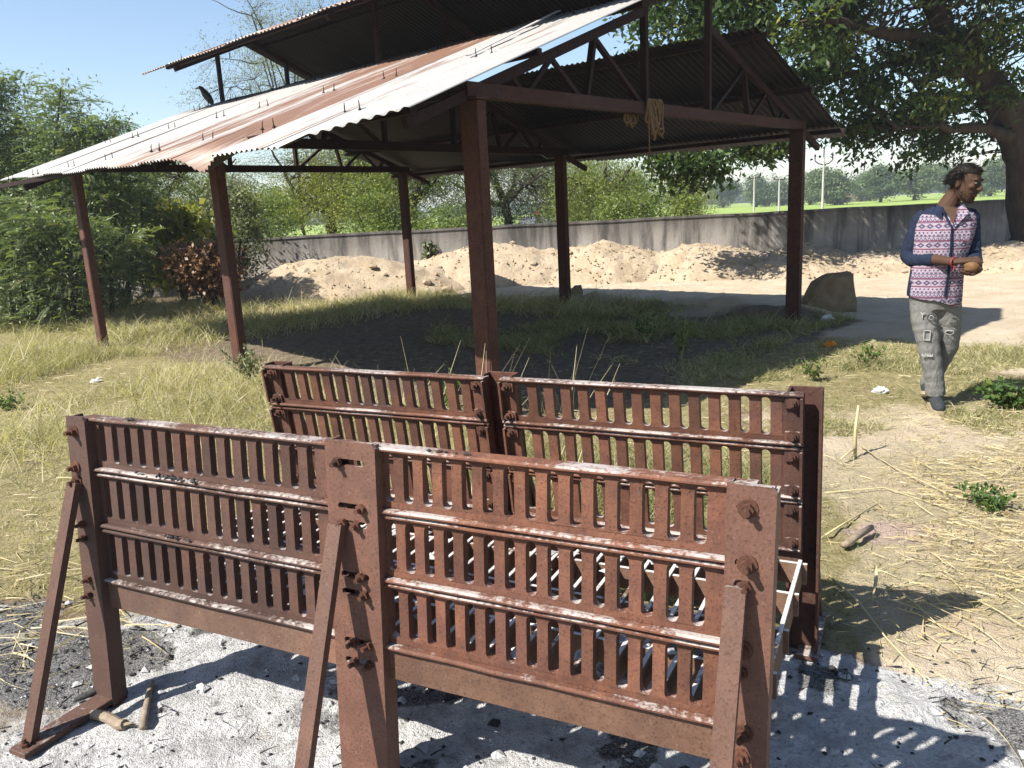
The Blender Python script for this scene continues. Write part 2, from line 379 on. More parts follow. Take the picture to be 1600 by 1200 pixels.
def zones(x, y):
    u, v = stand_uv(x, y); al, b = shed_ab(x, y)
    w = (fbm(x*1.4, y*1.4, 4, 3)-.5)
    w2 = (fbm(x*3.1, y*3.1, 4, 21)-.5)
    # ash: rounded box round the stand
    du = np.maximum(np.maximum(-.28-u, u-2.62), 0); dv = np.maximum(np.maximum(-1.3-v, v-.95), 0)
    d = np.hypot(du, dv) + w*.5
    ash = 1-smooth(-.02, .3, d)
    rim = smooth(-.1, .12, d)*(1-smooth(.3, .85, d))
    left = smooth(.3, -.25, u)*smooth(-1.2, -.2, v+.6)*(1-smooth(.75, 1.25, np.hypot(np.maximum(-.35-u, 0), np.maximum(v-.35, 0))+w*.6))
    leftchar = smooth(.12, -.15, u+w2*.5)*(1-smooth(.22, .5, v+w*.5+.15*w2))*(1-smooth(2.6, 3.4, -u))
    rightchar = smooth(2.5, 2.8, u+w*.5)*(1-smooth(3.1, 3.7, u+w*.8))*smooth(-.6, .1, v)*(1-smooth(.8, 1.2, v))
    front = smooth(-.35, -.6, v+w*.4)*smooth(1.1, .2, u)
    char = np.clip(leftchar*.8*smooth(-.2, .1, w2+.35*w) + rim*.4*smooth(-.1, .25, w2) + rightchar*.3*smooth(-.1, .2, w2) + front*smooth(.02, .12, w2)*.8, 0, 1)
    char = np.maximum(char, ash*smooth(.1, .22, w2+.06*smooth(.6, -.4, v))*.75)
    ash = np.maximum(ash*(1-leftchar*.5), leftchar*.42)
    greyright = smooth(2.3, 2.9, u)*(1-smooth(1.1, 1.6, v))*(1-smooth(4.2, 5.2, u))
    sand = np.clip(smooth(8.6, 9.6, y + .25*x*(x > 0) + w*1.2)*smooth(-5, -3, x), 0, 1)
    rightsand = smooth(1.05, 1.5, x - (y-3)*.18 + w*.8)*(1-smooth(5.2, 6.2, y))*.75
    rr = smooth(3.6, 4.4, x+w)*smooth(6.0, 7.4, y+w*1.5)
    sand = np.maximum(np.maximum(sand, rr), np.maximum(rightsand, greyright*.8))
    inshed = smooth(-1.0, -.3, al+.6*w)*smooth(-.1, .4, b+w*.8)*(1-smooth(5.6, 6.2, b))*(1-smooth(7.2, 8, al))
    grass = 1-np.clip(ash*1.5, 0, 1)
    grass = grass*(1-np.clip(char*1.4, 0, 1))*(1-.93*np.clip(sand, 0, 1)*smooth(5.2, 7, y))*(1-.9*inshed)*(1-.75*rightsand)*(1-greyright)
    grass = grass*(1-smooth(11.5, 14.5, y-.9*np.maximum(-x-3, 0)))
    gr2 = smooth(.9, 1.6, x)*smooth(4.2, 5, y)*(1-smooth(6.8, 8, y))
    grass = np.where(gr2 > 0, grass*(1-.45*gr2*smooth(-.1, .15, w)), grass)
    dark = np.clip(inshed*(1-.8*sand*smooth(9.5, 11, y)) , 0, 1)*(1-smooth(5.0, 6.0, x+w))  # patch under the shed where the roof's shade goes into the soil colour
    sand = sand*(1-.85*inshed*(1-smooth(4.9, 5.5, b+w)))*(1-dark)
    fld = smooth(19.2, 20, y)
    pink = smooth(.35, .0, np.hypot((x-1.75)/.9, (y-3.35)/.5)+w*.8)*.9
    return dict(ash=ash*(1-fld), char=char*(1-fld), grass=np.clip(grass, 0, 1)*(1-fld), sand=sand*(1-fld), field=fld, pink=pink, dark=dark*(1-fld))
def gh(x, y):
    u, v = stand_uv(x, y)
    near = smooth(.2, 1.6, np.hypot(np.maximum(np.maximum(-u, u-2.1), 0), np.maximum(np.maximum(-v-.1, v-1.0), 0)))
    h = .05*(fbm(x*.8, y*.8, 4, 5)-.5)*near
    h = h + (.03+.012*near)*(fbm(x*9, y*9, 4, 9)-.55) + .026*(fbm(x*24, y*27, 3, 12)-.55)*(1-smooth(5, 9, y))
    al, b = shed_ab(x, y)
    ridge = np.exp(-((b-6.0+(fbm(x*.6, y*.6, 2, 31)-.5)*.8)/.22)**2)*smooth(-.6, .2, al)*(1-smooth(4, 5.5, al))
    h = h + .16*ridge*(.45+fbm(x*3, y*3, 3, 33))
    return h*(1-smooth(22, 40, y))

# ------------------------------------------------------------------ ground
def axis(f0, f1, st, m0, m1, ms, o0, o1):
    a = [np.arange(f0, f1, st), np.arange(m0, f0-ms*.5, ms), np.arange(f1+ms*.5, m1, ms)]
    k = ms; v = m1; out = []
    while v < o1: out.append(v); k *= 1.22; v += k
    out.append(o1); k = ms; v = m0-ms
    while v > o0: out.append(v); k *= 1.22; v -= k
    out.append(o0)
    return np.unique(np.concatenate(a+[np.array(out)]))
xs = axis(-2.7, 3.3, .02, -12, 14, .1, -1500, 1500); ys = axis(.9, 4.4, .02, .0, 20, .09, -60, 2500)
X, Y = np.meshgrid(xs, ys); nx, ny = len(xs), len(ys)
V = np.stack([X.ravel(), Y.ravel(), gh(X, Y).ravel()], 1)
idx = np.arange(nx*ny).reshape(ny, nx)
Fq = np.stack([idx[:-1, :-1].ravel(), idx[:-1, 1:].ravel(), idx[1:, 1:].ravel(), idx[1:, :-1].ravel()], 1)
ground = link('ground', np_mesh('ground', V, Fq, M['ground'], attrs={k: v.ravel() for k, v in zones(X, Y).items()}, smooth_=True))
tag(ground, kind='structure')

# ------------------------------------------------------------------ boundary wall
wall = thing('boundary_wall', 'low plastered boundary wall with black mould stains behind the earth heaps', 'wall', (3, 18.3, 0))
w = MB()
N = 90; WX0, WX1 = -13.5, 15.
for i in range(N):
    x0 = WX0+(WX1-WX0)*i/N; x1 = WX0+(WX1-WX0)*(i+1)/N
    zt = lambda x: 1.2+.005*math.sin(x*1.7)+.004*math.sin(x*4.1)
    w.add([(x0, 0, -.2), (x1, 0, -.2), (x1, .22, -.2), (x0, .22, -.2), (x0, 0, zt(x0)-.05), (x1, 0, zt(x1)-.05), (x1, .22, zt(x1)-.05), (x0, .22, zt(x0)-.05)],
          [(0, 1, 5, 4), (2, 3, 7, 6), (4, 5, 6, 7)])
w.build('wall_panel', M['wall'], wall)
w = MB()
for i in range(N):
    x0 = WX0+(WX1-WX0)*i/N; x1 = WX0+(WX1-WX0)*(i+1)/N
    w.add([(x0, -.02, zt(x0)-.048), (x1, -.02, zt(x1)-.048), (x1, .24, zt(x1)-.048), (x0, .24, zt(x0)-.048), (x0, -.02, zt(x0)), (x1, -.02, zt(x1)), (x1, .24, zt(x1)), (x0, .24, zt(x0))],
          [(0, 1, 5, 4), (2, 3, 7, 6), (4, 5, 6, 7), (3, 2, 1, 0)])
w.build('coping', M['wall'], wall)

# ------------------------------------------------------------------ earth heaps
clod_meshes = []
for k in range(5):
    bm = bmesh.new(); bmesh.ops.create_icosphere(bm, subdivisions=2, radius=1)
    rr = random.Random(k)
    for vtx in bm.verts:
        n = .72+.5*float(vnoise(vtx.co.x*1.7+k*9, vtx.co.y*1.7+vtx.co.z*2.3, k))
        vtx.co *= n; vtx.co.z *= .75
    me = bpy.data.meshes.new('clod'); bm.to_mesh(me); bm.free(); me.materials.append(M['earth']); clod_meshes.append(me)
def heap(px, ptop, hw, Yc, label, ry=1.7, skew=0., seed=0, sharp=1.):
    P = at(px, ptop, Yc); h = P[2]; rx = hw*Yc/F_PX*1.58; ry *= 1.2
    t = thing('earth_heap', label, 'earth heap', (P[0], P[1], 0), 0, 'earth heaps along the wall')
    n, m = 90, 80
    gx = np.linspace(-1.25, 1.25, n); gy = np.linspace(-1.3, 1.1, m); GX, GY = np.meshgrid(gx, gy)
    ang = np.arctan2(GY, GX); rad = np.hypot(GX-skew*(1-np.abs(GX)), GY)*(1+.25*(fbm(ang*1.2+5, ang*0+seed, 3, seed)-.5))
    prof = np.clip(1-rad, 0, 1)**.8
    prof = prof*(1.35-.35*prof)
    WXx = GX*rx+P[0]; WYy = GY*ry+P[1]
    z = h*prof + np.minimum(prof*5, 1)*(  .2*(fbm(WXx*1.6, WYy*1.6, 4, 40+seed)-.5) + .13*(fbm(WXx*5, WYy*5, 4, 60+seed)-.5)) + .035*(vnoise(WXx*11, WYy*11, 3)-.5)*np.minimum(prof*4, 1) - .07*(prof <= 0.002)
    z = z*(1-smooth(18.1, 18.28, WYy)); hh = z.max(); z = np.where(z > 0, z*(h/hh), z)
    Vv = np.stack([(GX*rx).ravel(), (GY*ry).ravel(), z.ravel()], 1)
    ii = np.arange(n*m).reshape(m, n)
    Ff = np.stack([ii[:-1, :-1].ravel(), ii[:-1, 1:].ravel(), ii[1:, 1:].ravel(), ii[1:, :-1].ravel()], 1)
    link('mound', np_mesh('mound', Vv, Ff, M['earth'], smooth_=True), t)
    r2 = np.random.default_rng(100+seed)
    def zat(a, b):
        i = np.clip(np.searchsorted(gx, a), 0, n-1); j = np.clip(np.searchsorted(gy, b), 0, m-1); return z[j, i]
    k = 0
    while k < 10:
        a = r2.uniform(-.95, .95); b = r2.uniform(-1.0, .3); zz = zat(a, b)
        if zz < .01: continue
        o = link('clod', clod_meshes[k % 5], t); s_ = r2.uniform(.045, .1)*(1.25-.5*zz/h)
        o.location = (a*rx, b*ry, max(zz, 0)+s_*.15); o.scale = (s_, s_*r2.uniform(.8, 1.2), s_*r2.uniform(.6, 1)); o.rotation_euler = (0, 0, r2.uniform(0, 6)); k += 1
    # crumbs
    mb = MB(); c = 0
    tmpl = [tuple(v.co) for v in clod_meshes[0].vertices][:12]
    octa = [(1, 0, 0), (0, 1, 0), (-1, 0, 0), (0, -1, 0), (0, 0, 1), (0, 0, -1)]; of = [(0, 1, 4), (1, 2, 4), (2, 3, 4), (3, 0, 4), (1, 0, 5), (2, 1, 5), (3, 2, 5), (0, 3, 5)]
    for _ in range(650):
        a = r2.uniform(-1.1, 1.1); b = r2.uniform(-1.25, .4); zz = zat(a, b)
        if zz < -.02: continue
        s_ = r2.uniform(.01, .036); j = r2.uniform(.6, 1.3, (6,))
        mb.add([(a*rx+q[0]*s_*j[e], b*ry+q[1]*s_*j[e], max(zz, 0)+q[2]*s_*j[e]) for e, q in enumerate(octa)], of)
    tag(mb.build('crumbs', M['earth'], t), kind='stuff')
    return t
heap(525, 400, 130, 16.9, 'widest pale earth heap farthest to the left along the wall', 1.7, 0, 1)
heap(765, 379, 130, 17.7, 'tall earth heap seen behind the thick middle shed post', 1.3, 0, 2)
heap(945, 374, 88, 17.4, 'steep earth heap just right of the thin back shed post', 1.3, 0, 3)
heap(1098, 379, 95, 17.0, 'earth heap midway between the two right back shed posts', 1.4, 0, 4)
heap(1245, 381, 80, 16.6, 'earth heap directly behind the far right shed post', 1.5, 0, 5)
heap(1370, 388, 95, 16.3, 'lower earth heap between the far right post and the man', 1.7, 0, 6)
heap(1580, 377, 95, 15.6, 'sandy earth heap at the right edge behind the man', 1.9, 0, 7)

# upright block of earth by the far right post, and the small one by the thin back post
def block(name, label, cat, P, w_, d_, h_, seed, lean=0):
    bm = bmesh.new(); bmesh.ops.create_cube(bm, size=1); bmesh.ops.subdivide_edges(bm, edges=bm.edges[:], cuts=5, use_grid_fill=True)
    for vv in bm.verts:
        x, y, z = vv.co; z += .5
        s_ = 1-.35*z*z*(1 if x < 0 else .45)
        n = float(fbm(x*2.5+seed, z*2.5+y*1.7, 3, seed))-.5
        vv.co = Vector(((x*s_+.12*z*lean)*w_*(1+.25*n), y*(1-.45*z)*d_*(1+.2*n), z*h_*(1-.28*max(0, -x*1.6)**1.2)*(1+.15*n)-.03))
    me = bpy.data.meshes.new(name); bm.to_mesh(me); bm.free(); me.materials.append(M['earth_block'])
    me.polygons.foreach_set('use_smooth', [True]*len(me.polygons))
    o = link(name, me); o.location = [float(q) for q in P]; return tag(o, label, cat)
block('earth_block', 'big upright block of dark earth beside the far right shed post', 'earth block', gp(1293, 486), .62, .4, .52, 3, .3)
block('stone', 'small dark rounded stone beside the thin back shed post', 'stone', gp(900, 470), .24, .22, .29, 8)

# ------------------------------------------------------------------ open shed
shed = thing('open_shed', 'open steel shed with rusty corrugated gable roof and raised ridge roof on six posts', 'shed', SHP, SHR)
# local x = across (b), y = along the ridge (a)
PH = 2.2
for (b0, i) in ((0, 0), (0, 1), (0, 2), (SPAN, 0), (SPAN, 1), (SPAN, 2)):
    a0 = i*BAY
    m = MB()
    # two channels face to face: a box with narrow open seam
    m.box(b0-.042, b0+.042, a0-.082, a0+.082, -.1, PH+.05, .006)
    m.box(b0-.048, b0-.044, a0-.07, a0-.03, -.1, PH)
    m.box(b0-.06, b0+.06, a0-.1, a0+.1, PH+.052, PH+.066)
    p = m.build('post', M['post'], shed)
def zl(b): return 2.425+.375*b                                  # upper face of the purlins
def eave(a): return -1.27+.1036*(a-1.3) if a > .26 else -1.18+.58*(.26-a)
def truss(a0):
    t = bpy.data.objects.new('truss', None); COL.objects.link(t); t.parent = shed; t.location = (0, a0, 0)
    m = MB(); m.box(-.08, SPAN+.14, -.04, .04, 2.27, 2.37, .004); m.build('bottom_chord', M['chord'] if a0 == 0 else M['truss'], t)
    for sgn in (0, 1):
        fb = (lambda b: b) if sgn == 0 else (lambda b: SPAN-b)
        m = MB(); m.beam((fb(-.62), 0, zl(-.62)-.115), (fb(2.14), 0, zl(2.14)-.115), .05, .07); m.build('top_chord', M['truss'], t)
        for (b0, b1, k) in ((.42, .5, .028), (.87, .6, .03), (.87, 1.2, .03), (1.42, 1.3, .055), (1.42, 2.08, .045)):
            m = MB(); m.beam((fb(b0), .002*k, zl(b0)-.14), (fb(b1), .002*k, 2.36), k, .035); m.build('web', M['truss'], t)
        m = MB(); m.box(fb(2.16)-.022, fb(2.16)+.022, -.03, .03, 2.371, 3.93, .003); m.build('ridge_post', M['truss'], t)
    for sgn in (0, 1):                                            # rafters of the raised roof
        fb = (lambda b: b) if sgn == 0 else (lambda b: SPAN-b)
        zm = lambda b: 4.2-.41*abs(b-SPAN/2)
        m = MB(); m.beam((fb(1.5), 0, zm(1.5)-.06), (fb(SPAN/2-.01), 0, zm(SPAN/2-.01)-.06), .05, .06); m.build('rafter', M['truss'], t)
for i in range(3): truss(i*BAY)
# purlins
for bl_, br_ in ((-.72, -.42), (.5, .6), (1.85, 1.72)):
    for sgn in (0, 1):
        b0 = br_ if sgn else bl_
        bb = b0 if sgn == 0 else SPAN-b0
        m = MB(); m.box(bb-.025, bb+.025, -.4 if sgn else -.2, 7.95, zl(b0)-.05, zl(b0)-.002); m.build('purlin', M['truss'], shed)
for b0 in (1.55, 2.5):
    for sgn in (0, 1):
        bb = b0 if sgn == 0 else SPAN-b0
        z = 4.2-.41*abs(b0-SPAN/2)
        m = MB(); m.box(bb-.025, bb+.025, -.7, 7.45, z-.03, z+.018); m.build('purlin', M['truss'], shed)
# corrugated sheets: each sheet its own part, pitch 76 mm
def sheet(b0, z0, b1, z1, a0, a1, mat, droop=0., lift=0., name='roof_sheet', amp=.0095, seed=0, b0f=None):
    waves = (a1-a0)/.076; nA = int(round(waves*6)); nB = 8
    d = Vector((b1-b0, 0, z1-z0)); Ls = d.length; d /= Ls; nrm = Vector((-d.z, 0, d.x))
    if nrm.z < 0: nrm = -nrm
    Vv = []; Ff = []
    for j in range(nB+1):
        s_ = j/nB
        for i in range(nA+1):
            a = a0+(a1-a0)*i/nA
            if b0f: b0 = b0f(a); z0 = zl(b0)+.022; d = Vector((b1-b0, 0, z1-z0)); Ls = d.length; d /= Ls
            k = amp*math.sin(2*math.pi*a/.076)
            k += lift + .006*math.sin(a*2.3+s_*3+seed)
            if droop: k -= droop*max(0, 1-s_*3.2)**1.5*math.exp(-((a-(a0+.3))/.22)**2)
            ex = (.02*math.sin(seed*3.1))*(1-s_)
            p = Vector((b0, a, z0)) + d*(s_*Ls+ex) + nrm*k
            Vv.append(p[:])
    W = nA+1
    ii = np.arange((nB+1)*W).reshape(nB+1, W)
    Ff = np.stack([ii[:-1, :-1].ravel(), ii[:-1, 1:].ravel(), ii[1:, 1:].ravel(), ii[1:, :-1].ravel()], 1)
    me = np_mesh(name, Vv, Ff, mat, smooth_=True)
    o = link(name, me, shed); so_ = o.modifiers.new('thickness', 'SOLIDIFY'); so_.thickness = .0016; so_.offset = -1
    return o
plan = [.35, .35, .95, .72, .72, .35, .05, .35, .05, .05, .05]
w_s = .76
for i, am in enumerate(plan):
    a0 = -.31+i*(w_s+.012)
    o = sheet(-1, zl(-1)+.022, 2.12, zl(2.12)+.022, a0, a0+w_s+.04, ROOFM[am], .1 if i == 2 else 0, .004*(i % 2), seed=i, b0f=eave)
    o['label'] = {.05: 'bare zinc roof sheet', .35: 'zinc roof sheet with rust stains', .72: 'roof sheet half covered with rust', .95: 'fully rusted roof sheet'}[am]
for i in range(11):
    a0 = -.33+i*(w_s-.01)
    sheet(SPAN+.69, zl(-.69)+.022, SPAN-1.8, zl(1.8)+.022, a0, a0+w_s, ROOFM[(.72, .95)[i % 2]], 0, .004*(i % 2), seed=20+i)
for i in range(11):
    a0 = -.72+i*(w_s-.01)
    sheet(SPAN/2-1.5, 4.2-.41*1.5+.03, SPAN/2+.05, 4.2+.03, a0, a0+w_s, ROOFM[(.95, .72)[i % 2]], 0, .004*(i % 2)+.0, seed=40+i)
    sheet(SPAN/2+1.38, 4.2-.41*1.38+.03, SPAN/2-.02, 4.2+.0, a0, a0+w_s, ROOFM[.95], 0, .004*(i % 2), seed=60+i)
# hook bolts standing up through the sheets
hb = MB(); hb.tube([(0, 0, -.05), (0, 0, .045), (.004, .002, .068)], [.005, .004, .002], 5); hb.rings([((0, 0, .0), .017, .017), ((0, 0, .009), .01, .01), ((0, 0, .016), .007, .007)], 6)
hbm = hb.mesh('hook_bolt', M['truss'])
def hook(b, a, z):
    o = link('hook_bolt', hbm, shed); o.location = (b, a, z); o.rotation_euler = (random.uniform(-.12, .12), random.uniform(-.12, .12), random.uniform(0, 6))
for b0 in (-.72, .5, 1.85):
    for k in range(8):
        a0 = .35+k*.98+random.uniform(-.1, .1)
        for da in (0, .16): hook(b0, a0+da, zl(b0)+.03)
for b0 in (1.55, 2.5):
    for k in range(5): hook(b0, 1.2+k*1.45, 4.2-.41*abs(b0-SPAN/2)+.04)
# a loose flat strip of metal lying on the left slope
st = MB(); st.beam((.55, .55, zl(.55)+.055), (2.0, .8, zl(2.0)+.075), .05, .006); tag(st.build('loose_strip', ROOFM[.05], shed), 'loose bright strip of metal')

# coil of rope on the bottom chord of the near gable
M['rope'] = m_simple('coir_rope', (.17, .11, .06), (.3, .2, .115), 60, .9, .8, .01, .1)
rope = thing('rope_coil', 'brown rope coil hung over the bottom beam of the near gable', 'rope', tuple(SHP+np.array([*(SHB*2.2), 2.37])), SHR)
def loopr(x0, y0, w_, l_, r, ph):
    pts = []
    for k in range(23):
        t = 2*math.pi*k/22
        pts.append((x0+w_*math.sin(t)+.01*math.sin(3*t+ph), y0+.012*math.sin(2*t+ph), -l_/2+l_/2*math.cos(t)+.02))
    return pts
m = MB()
for k in range(7):
    m.tube(loopr(-.06+.028*k, -.055-.007*(k % 3), .045+.012*(k % 3), .2+.045*((k*5) % 4), .009, k), .0125, 6, False)
m.build('coil', M['rope'], rope, True)
m = MB()
for k in range(5): m.tube(loopr(-.24+.03*k, .055+.008*(k % 2), .03+.01*(k % 2), .19+.02*(k % 3), .008, k*2), .009, 6, False)
m.build('back_coil', M['rope'], rope, True)
m = MB(); m.tube([(-.08, -.06, .02), (-.085, -.065, -.2), (-.07, -.06, -.36), (-.075, -.06, -.5)], .006, 5); m.tube([(.06, -.06, -.2), (.09, -.07, -.26), (.14, -.07, -.3)], .008, 5)
m.build('loose_end', M['rope'], rope, True)

# crow on the upper edge of the left slope
def L2W(b, a, z): return (SHP[0]+SHB[0]*b+SHA[0]*a, SHP[1]+SHB[1]*b+SHA[1]*a, z)
M['crow'] = m_simple('black_feathers', (.008, .008, .01), (.03, .03, .035), 40, .5, .3, .004, .4)
bird = thing('crow', 'black crow perched on the top edge of the corrugated roof', 'bird', L2W(2.05, 7.42, zl(2.05)+.03), R_(200)); bird.scale = (1.2, 1.2, 1.2)
m = MB(); m.tube([(-.075, 0, .01), (-.06, 0, .05), (-.03, 0, .1), (.0, 0, .145), (.02, 0, .18), (.035, 0, .205), (.055, 0, .212), (.075, 0, .208)], [.012, .035, .05, .047, .034, .03, .026, .01], 10, True, .9)
m.build('body', M['crow'], bird, True)
m = MB(); m.tube([(.065, 0, .21), (.09, 0, .205), (.112, 0, .196)], [.011, .009, .003], 6); m.build('beak', M['crow'], bird)
m = MB(); m.beam((-.05, 0, .05), (-.125, 0, -.07), .05, .012); m.build('tail', M['crow'], bird)
for s_ in (-1, 1):
    m = MB(); m.tube([(-.03, s_*.025, .07), (-.02, s_*.027, .03), (-.02, s_*.027, -.004)], .006, 5); m.tube([(-.045, s_*.027, .0), (.015, s_*.027, .0)], .004, 4); m.build('leg', M['crow'], bird)

# ------------------------------------------------------------------ cremation stand
stand = thing('cremation_stand', 'rusty cast iron cremation stand with two slotted side walls and a grate over ash', 'cremation stand', SA, STH)
FH = .945
def fnF(u, v, z): return (u+.009*(z/FH-1), v+.061*(z/FH-1), z)
def fnB(u, v, z): return (.018+u*.982, .89+v+.115*(1-z/FH), z*.988)
ROWS = [(.945, .777), (.772, .596), (.591, .413)]
def arc(cx, cz, r, a0, a1, n=5): return [(cx+r*math.cos(a0+(a1-a0)*k/n), cz+r*math.sin(a0+(a1-a0)*k/n)) for k in range(n+1)]
HR = .0138
def panel(fn, v0, u0, u1, c0, pitch, n, row, label=None):
    zt_, zb_ = ROWS[row]; T = .021
    za = zt_-.018; zb = zb_+.027
    cs = [c0+pitch*i for i in range(n)]
    m = MB(fn)
    seg = 8                                                       # flanges in a few lengths so that they are not dead straight
    for (z0, z1, dv) in ((zt_-.011, zt_, .015), (zb_, zb_+.011, .02)):
        us = np.linspace(u0, u1, seg+1); pv = []
        prof = [(-dv, z0+.003), (-dv+.004, z0), (.032, z0), (.032, z1-.002), (-dv+.006, z1), (-dv, z1-.004)]
        vs = []; fs = []
        for k, uu in enumerate(us):
            jz = random.uniform(-.0012, .0012); jv = random.uniform(-.0015, .0015)
            vs += [(uu, v0+a+(jv if a < 0 else 0), b+(jz if a < 0 else 0)) for a, b in prof]
        q = len(prof)
        for k in range(seg):
            for e in range(q): fs.append((k*q+e, (k+1)*q+e, (k+1)*q+(e+1) % q, k*q+(e+1) % q))
        fs += [tuple(range(q)), tuple(range((seg+1)*q-1, seg*q-1, -1))]
        m.add(vs, fs)
    m.box(u0, u1, v0, v0+T, za, zt_-.0115); m.box(u0, u1, v0, v0+T, zb_+.0115, zb)
    left = [(u0, zb), (cs[0], zb)] + arc(cs[0], zb+HR, HR, -math.pi/2, 0)[1:] 
    # end plates with the outer half of the first and last slot cut out
    pl = [(u0, zb), (cs[0], zb)] + [(cs[0]-HR*math.sin(t), zb+HR-HR*math.cos(t)) for t in np.linspace(0, math.pi/2, 5)][1:] + [(cs[0]-HR*math.cos(t), za-HR+HR*math.sin(t)) for t in np.linspace(0, math.pi/2, 5)] + [(u0, za)]
    m.prism(pl, v0, v0+T)
    c = cs[-1]
    pr = [(u1, za), (c, za)] + [(c+HR*math.sin(t), za-HR+HR*math.cos(t)) for t in np.linspace(0, math.pi/2, 5)][1:] + [(c+HR*math.cos(t), zb+HR-HR*math.sin(t)) for t in np.linspace(0, math.pi/2, 5)] + [(c, zb), (u1, zb)]
    m.prism(pr[:-2]+[(c, zb), (u1, zb)] if False else pr, v0, v0+T)
    p = m.build('grille_panel', M['cast'], stand)
    if label: p['label'] = label
    q0 = np.linspace(0, math.pi/2, 5)
    r = HR
    Ls = [(r*math.sin(t), zb+r-r*math.cos(t)) for t in q0] + [(r*math.cos(t), za-r+r*math.sin(t)) for t in q0]
    poly = [(pitch-x, z) for x, z in Ls] + [(x, z) for x, z in Ls[::-1]]
    poly = [(0, zb)] + [(pitch, zb)] + [(pitch-x, z) for x, z in Ls[1:-1]] + [(pitch, za), (0, za)] + [(x, z) for x, z in Ls[1:-1]][::-1]
    base = fn(0, 0, 0)
    m = MB(fn); m.prism(poly, v0-.0006, v0+T+.0006); sm = m.mesh('slat', M['cast'])
    for i in range(n-1):
        o = link('slat', sm, p); o.location = (cs[i], random.uniform(-.0012, .0012), 0)
    return p
for r in range(3):
    panel(fnF, .032, .045, 1.06, .118, .0585, 15, r)
    panel(fnF, .032, 1.12, 2.07, 1.185, .0554, 15, r)
    panel(fnB, 0., -.04, 1.0, .045, .0632, 15, r)
    panel(fnB, 0., 1.062, 2.085, 1.13, .0622, 15, r)
# plain strips under the grille panels
for fn, v0, spans in ((fnF, .026, ((.045, 1.06), (1.12, 2.07))), (fnB, .0, ((-.04, 1.0), (1.062, 2.085)))):
    for (u0, u1) in spans:
        m = MB(fn); m.box(u0, u1, v0, v0+.012, .326, .407, .002); m.box(u0, u1, v0+.012, v0+.05, .399, .407)
        m.build('plain_strip', M['skirt'], stand)
def plate_holes(fn, outline, holes, v0, v1):
    bm = bmesh.new(); loops = []
    for lp in [outline]+holes:
        vs = [bm.verts.new((x, v0, z)) for x, z in lp]
        loops.append(vs)
        for i in range(len(vs)): bm.edges.new((vs[i], vs[(i+1) % len(vs)]))
    bmesh.ops.triangle_fill(bm, use_beauty=True, edges=bm.edges[:], normal=(0, -1, 0))
    bm.verts.index_update(); nv = len(bm.verts); V0 = [tuple(v.co) for v in bm.verts]
    fs = [tuple(v.index for v in f.verts) for f in bm.faces]
    li = [[v.index for v in lp] for lp in loops]; bm.free()
    m = MB(fn)
    m.add(V0+[(x, v1, z) for x, y, z in V0], fs+[tuple(i+nv for i in f[::-1]) for f in fs]+[(lp[i], lp[(i+1) % len(lp)], lp[(i+1) % len(lp)]+nv, lp[i]+nv) for lp in li for i in range(len(lp))])
    return m
BZ = [.905, .79, .745, .607, .56, .425, .37]
def stadium(c, z, hw, r, n=5):
    return [(c+hw+r*math.cos(t), z+r*math.sin(t)) for t in np.linspace(-math.pi/2, math.pi/2, n)] + [(c-hw-r*math.cos(t), z-r*math.sin(t)) for t in np.linspace(-math.pi/2, math.pi/2, n)]
def fpost(u0, u1, slots, h, chip=0):
    outl = [(u0, -.02), (u1, -.02), (u1, h-.012), (u1-.01, h), (u0, h)]
    hl = [stadium((u0+u1)/2, z, .036, .0085) for z in BZ] if slots else [stadium((u0+u1)/2-.012, z+.001, .008, .0085) for z in BZ]
    m = plate_holes(fnF, outl, hl, 0, .009)
    m.box(u0, u0+.007, .0095, .055, -.02, h-.004); m.box(u1-.007, u1, .0095, .055, -.02, h-.014)
    m.box(u0+.0075, u1-.0075, .0095, .03, h-.018, h-.006)
    return m.build('post', M['plate'], stand)
fpost(0, .086, False, .95); fpost(1.012, 1.166, True, .958); fpost(2.018, 2.114, False, .952)
for (u0, u1) in ((-.055, .045), (.98, 1.1), (2.035, 2.135)):
    m = MB(fnB); m.box(u0, u1, .062, .072, -.02, .952, .001); m.box(u0, u0+.008, .017, .061, -.02, .951); m.box(u1-.008, u1, .017, .061, -.02, .951)
    m.build('post', M['post'], stand)  # darker than the front posts: their shade is put into the colour
# bolts: washer, hexagon head, shank
bm_ = MB()
def cyl_y(m, r, y0, y1, n, ph=0, r2=None):
    vs = [(r*math.cos(2*math.pi*k/n+ph), y0, r*math.sin(2*math.pi*k/n+ph)) for k in range(n)] + [((r2 or r)*math.cos(2*math.pi*k/n+ph), y1, (r2 or r)*math.sin(2*math.pi*k/n+ph)) for k in range(n)]
    m.add(vs, [tuple(range(n)), tuple(range(2*n-1, n-1, -1))]+[(k+n, (k+1) % n+n, (k+1) % n, k) for k in range(n)])
cyl_y(bm_, .0195, -.004, .0, 14, 0, .0205); cyl_y(bm_, .0125, -.017, -.0042, 6, .2); cyl_y(bm_, .0068, -.034, -.0172, 8)
boltA = bm_.mesh('bolt', M['bolt'])
bm_ = MB(); cyl_y(bm_, .012, -.011, .0, 6, .5); cyl_y(bm_, .0062, -.026, -.0112, 8); boltB = bm_.mesh('bolt', M['bolt'])
def bolt(fn, u, v, z, mesh=boltA, s_=1.):
    o = link('bolt', mesh, stand); o.location = fn(u, v, z); o.rotation_euler = (random.uniform(-.08, .08), random.uniform(0, 6), random.uniform(-.08, .08)); o.scale = (s_, s_*random.uniform(.85, 1.1), s_)
for z in BZ:
    bolt(fnF, .031+random.uniform(-.006, .006), 0, z, boltA if z in BZ[:3] else boltB)
    bolt(fnF, 2.062+random.uniform(-.005, .005), 0, z, boltA if z in (.905, .79, .607, .425, .37) else boltB, 1.05)
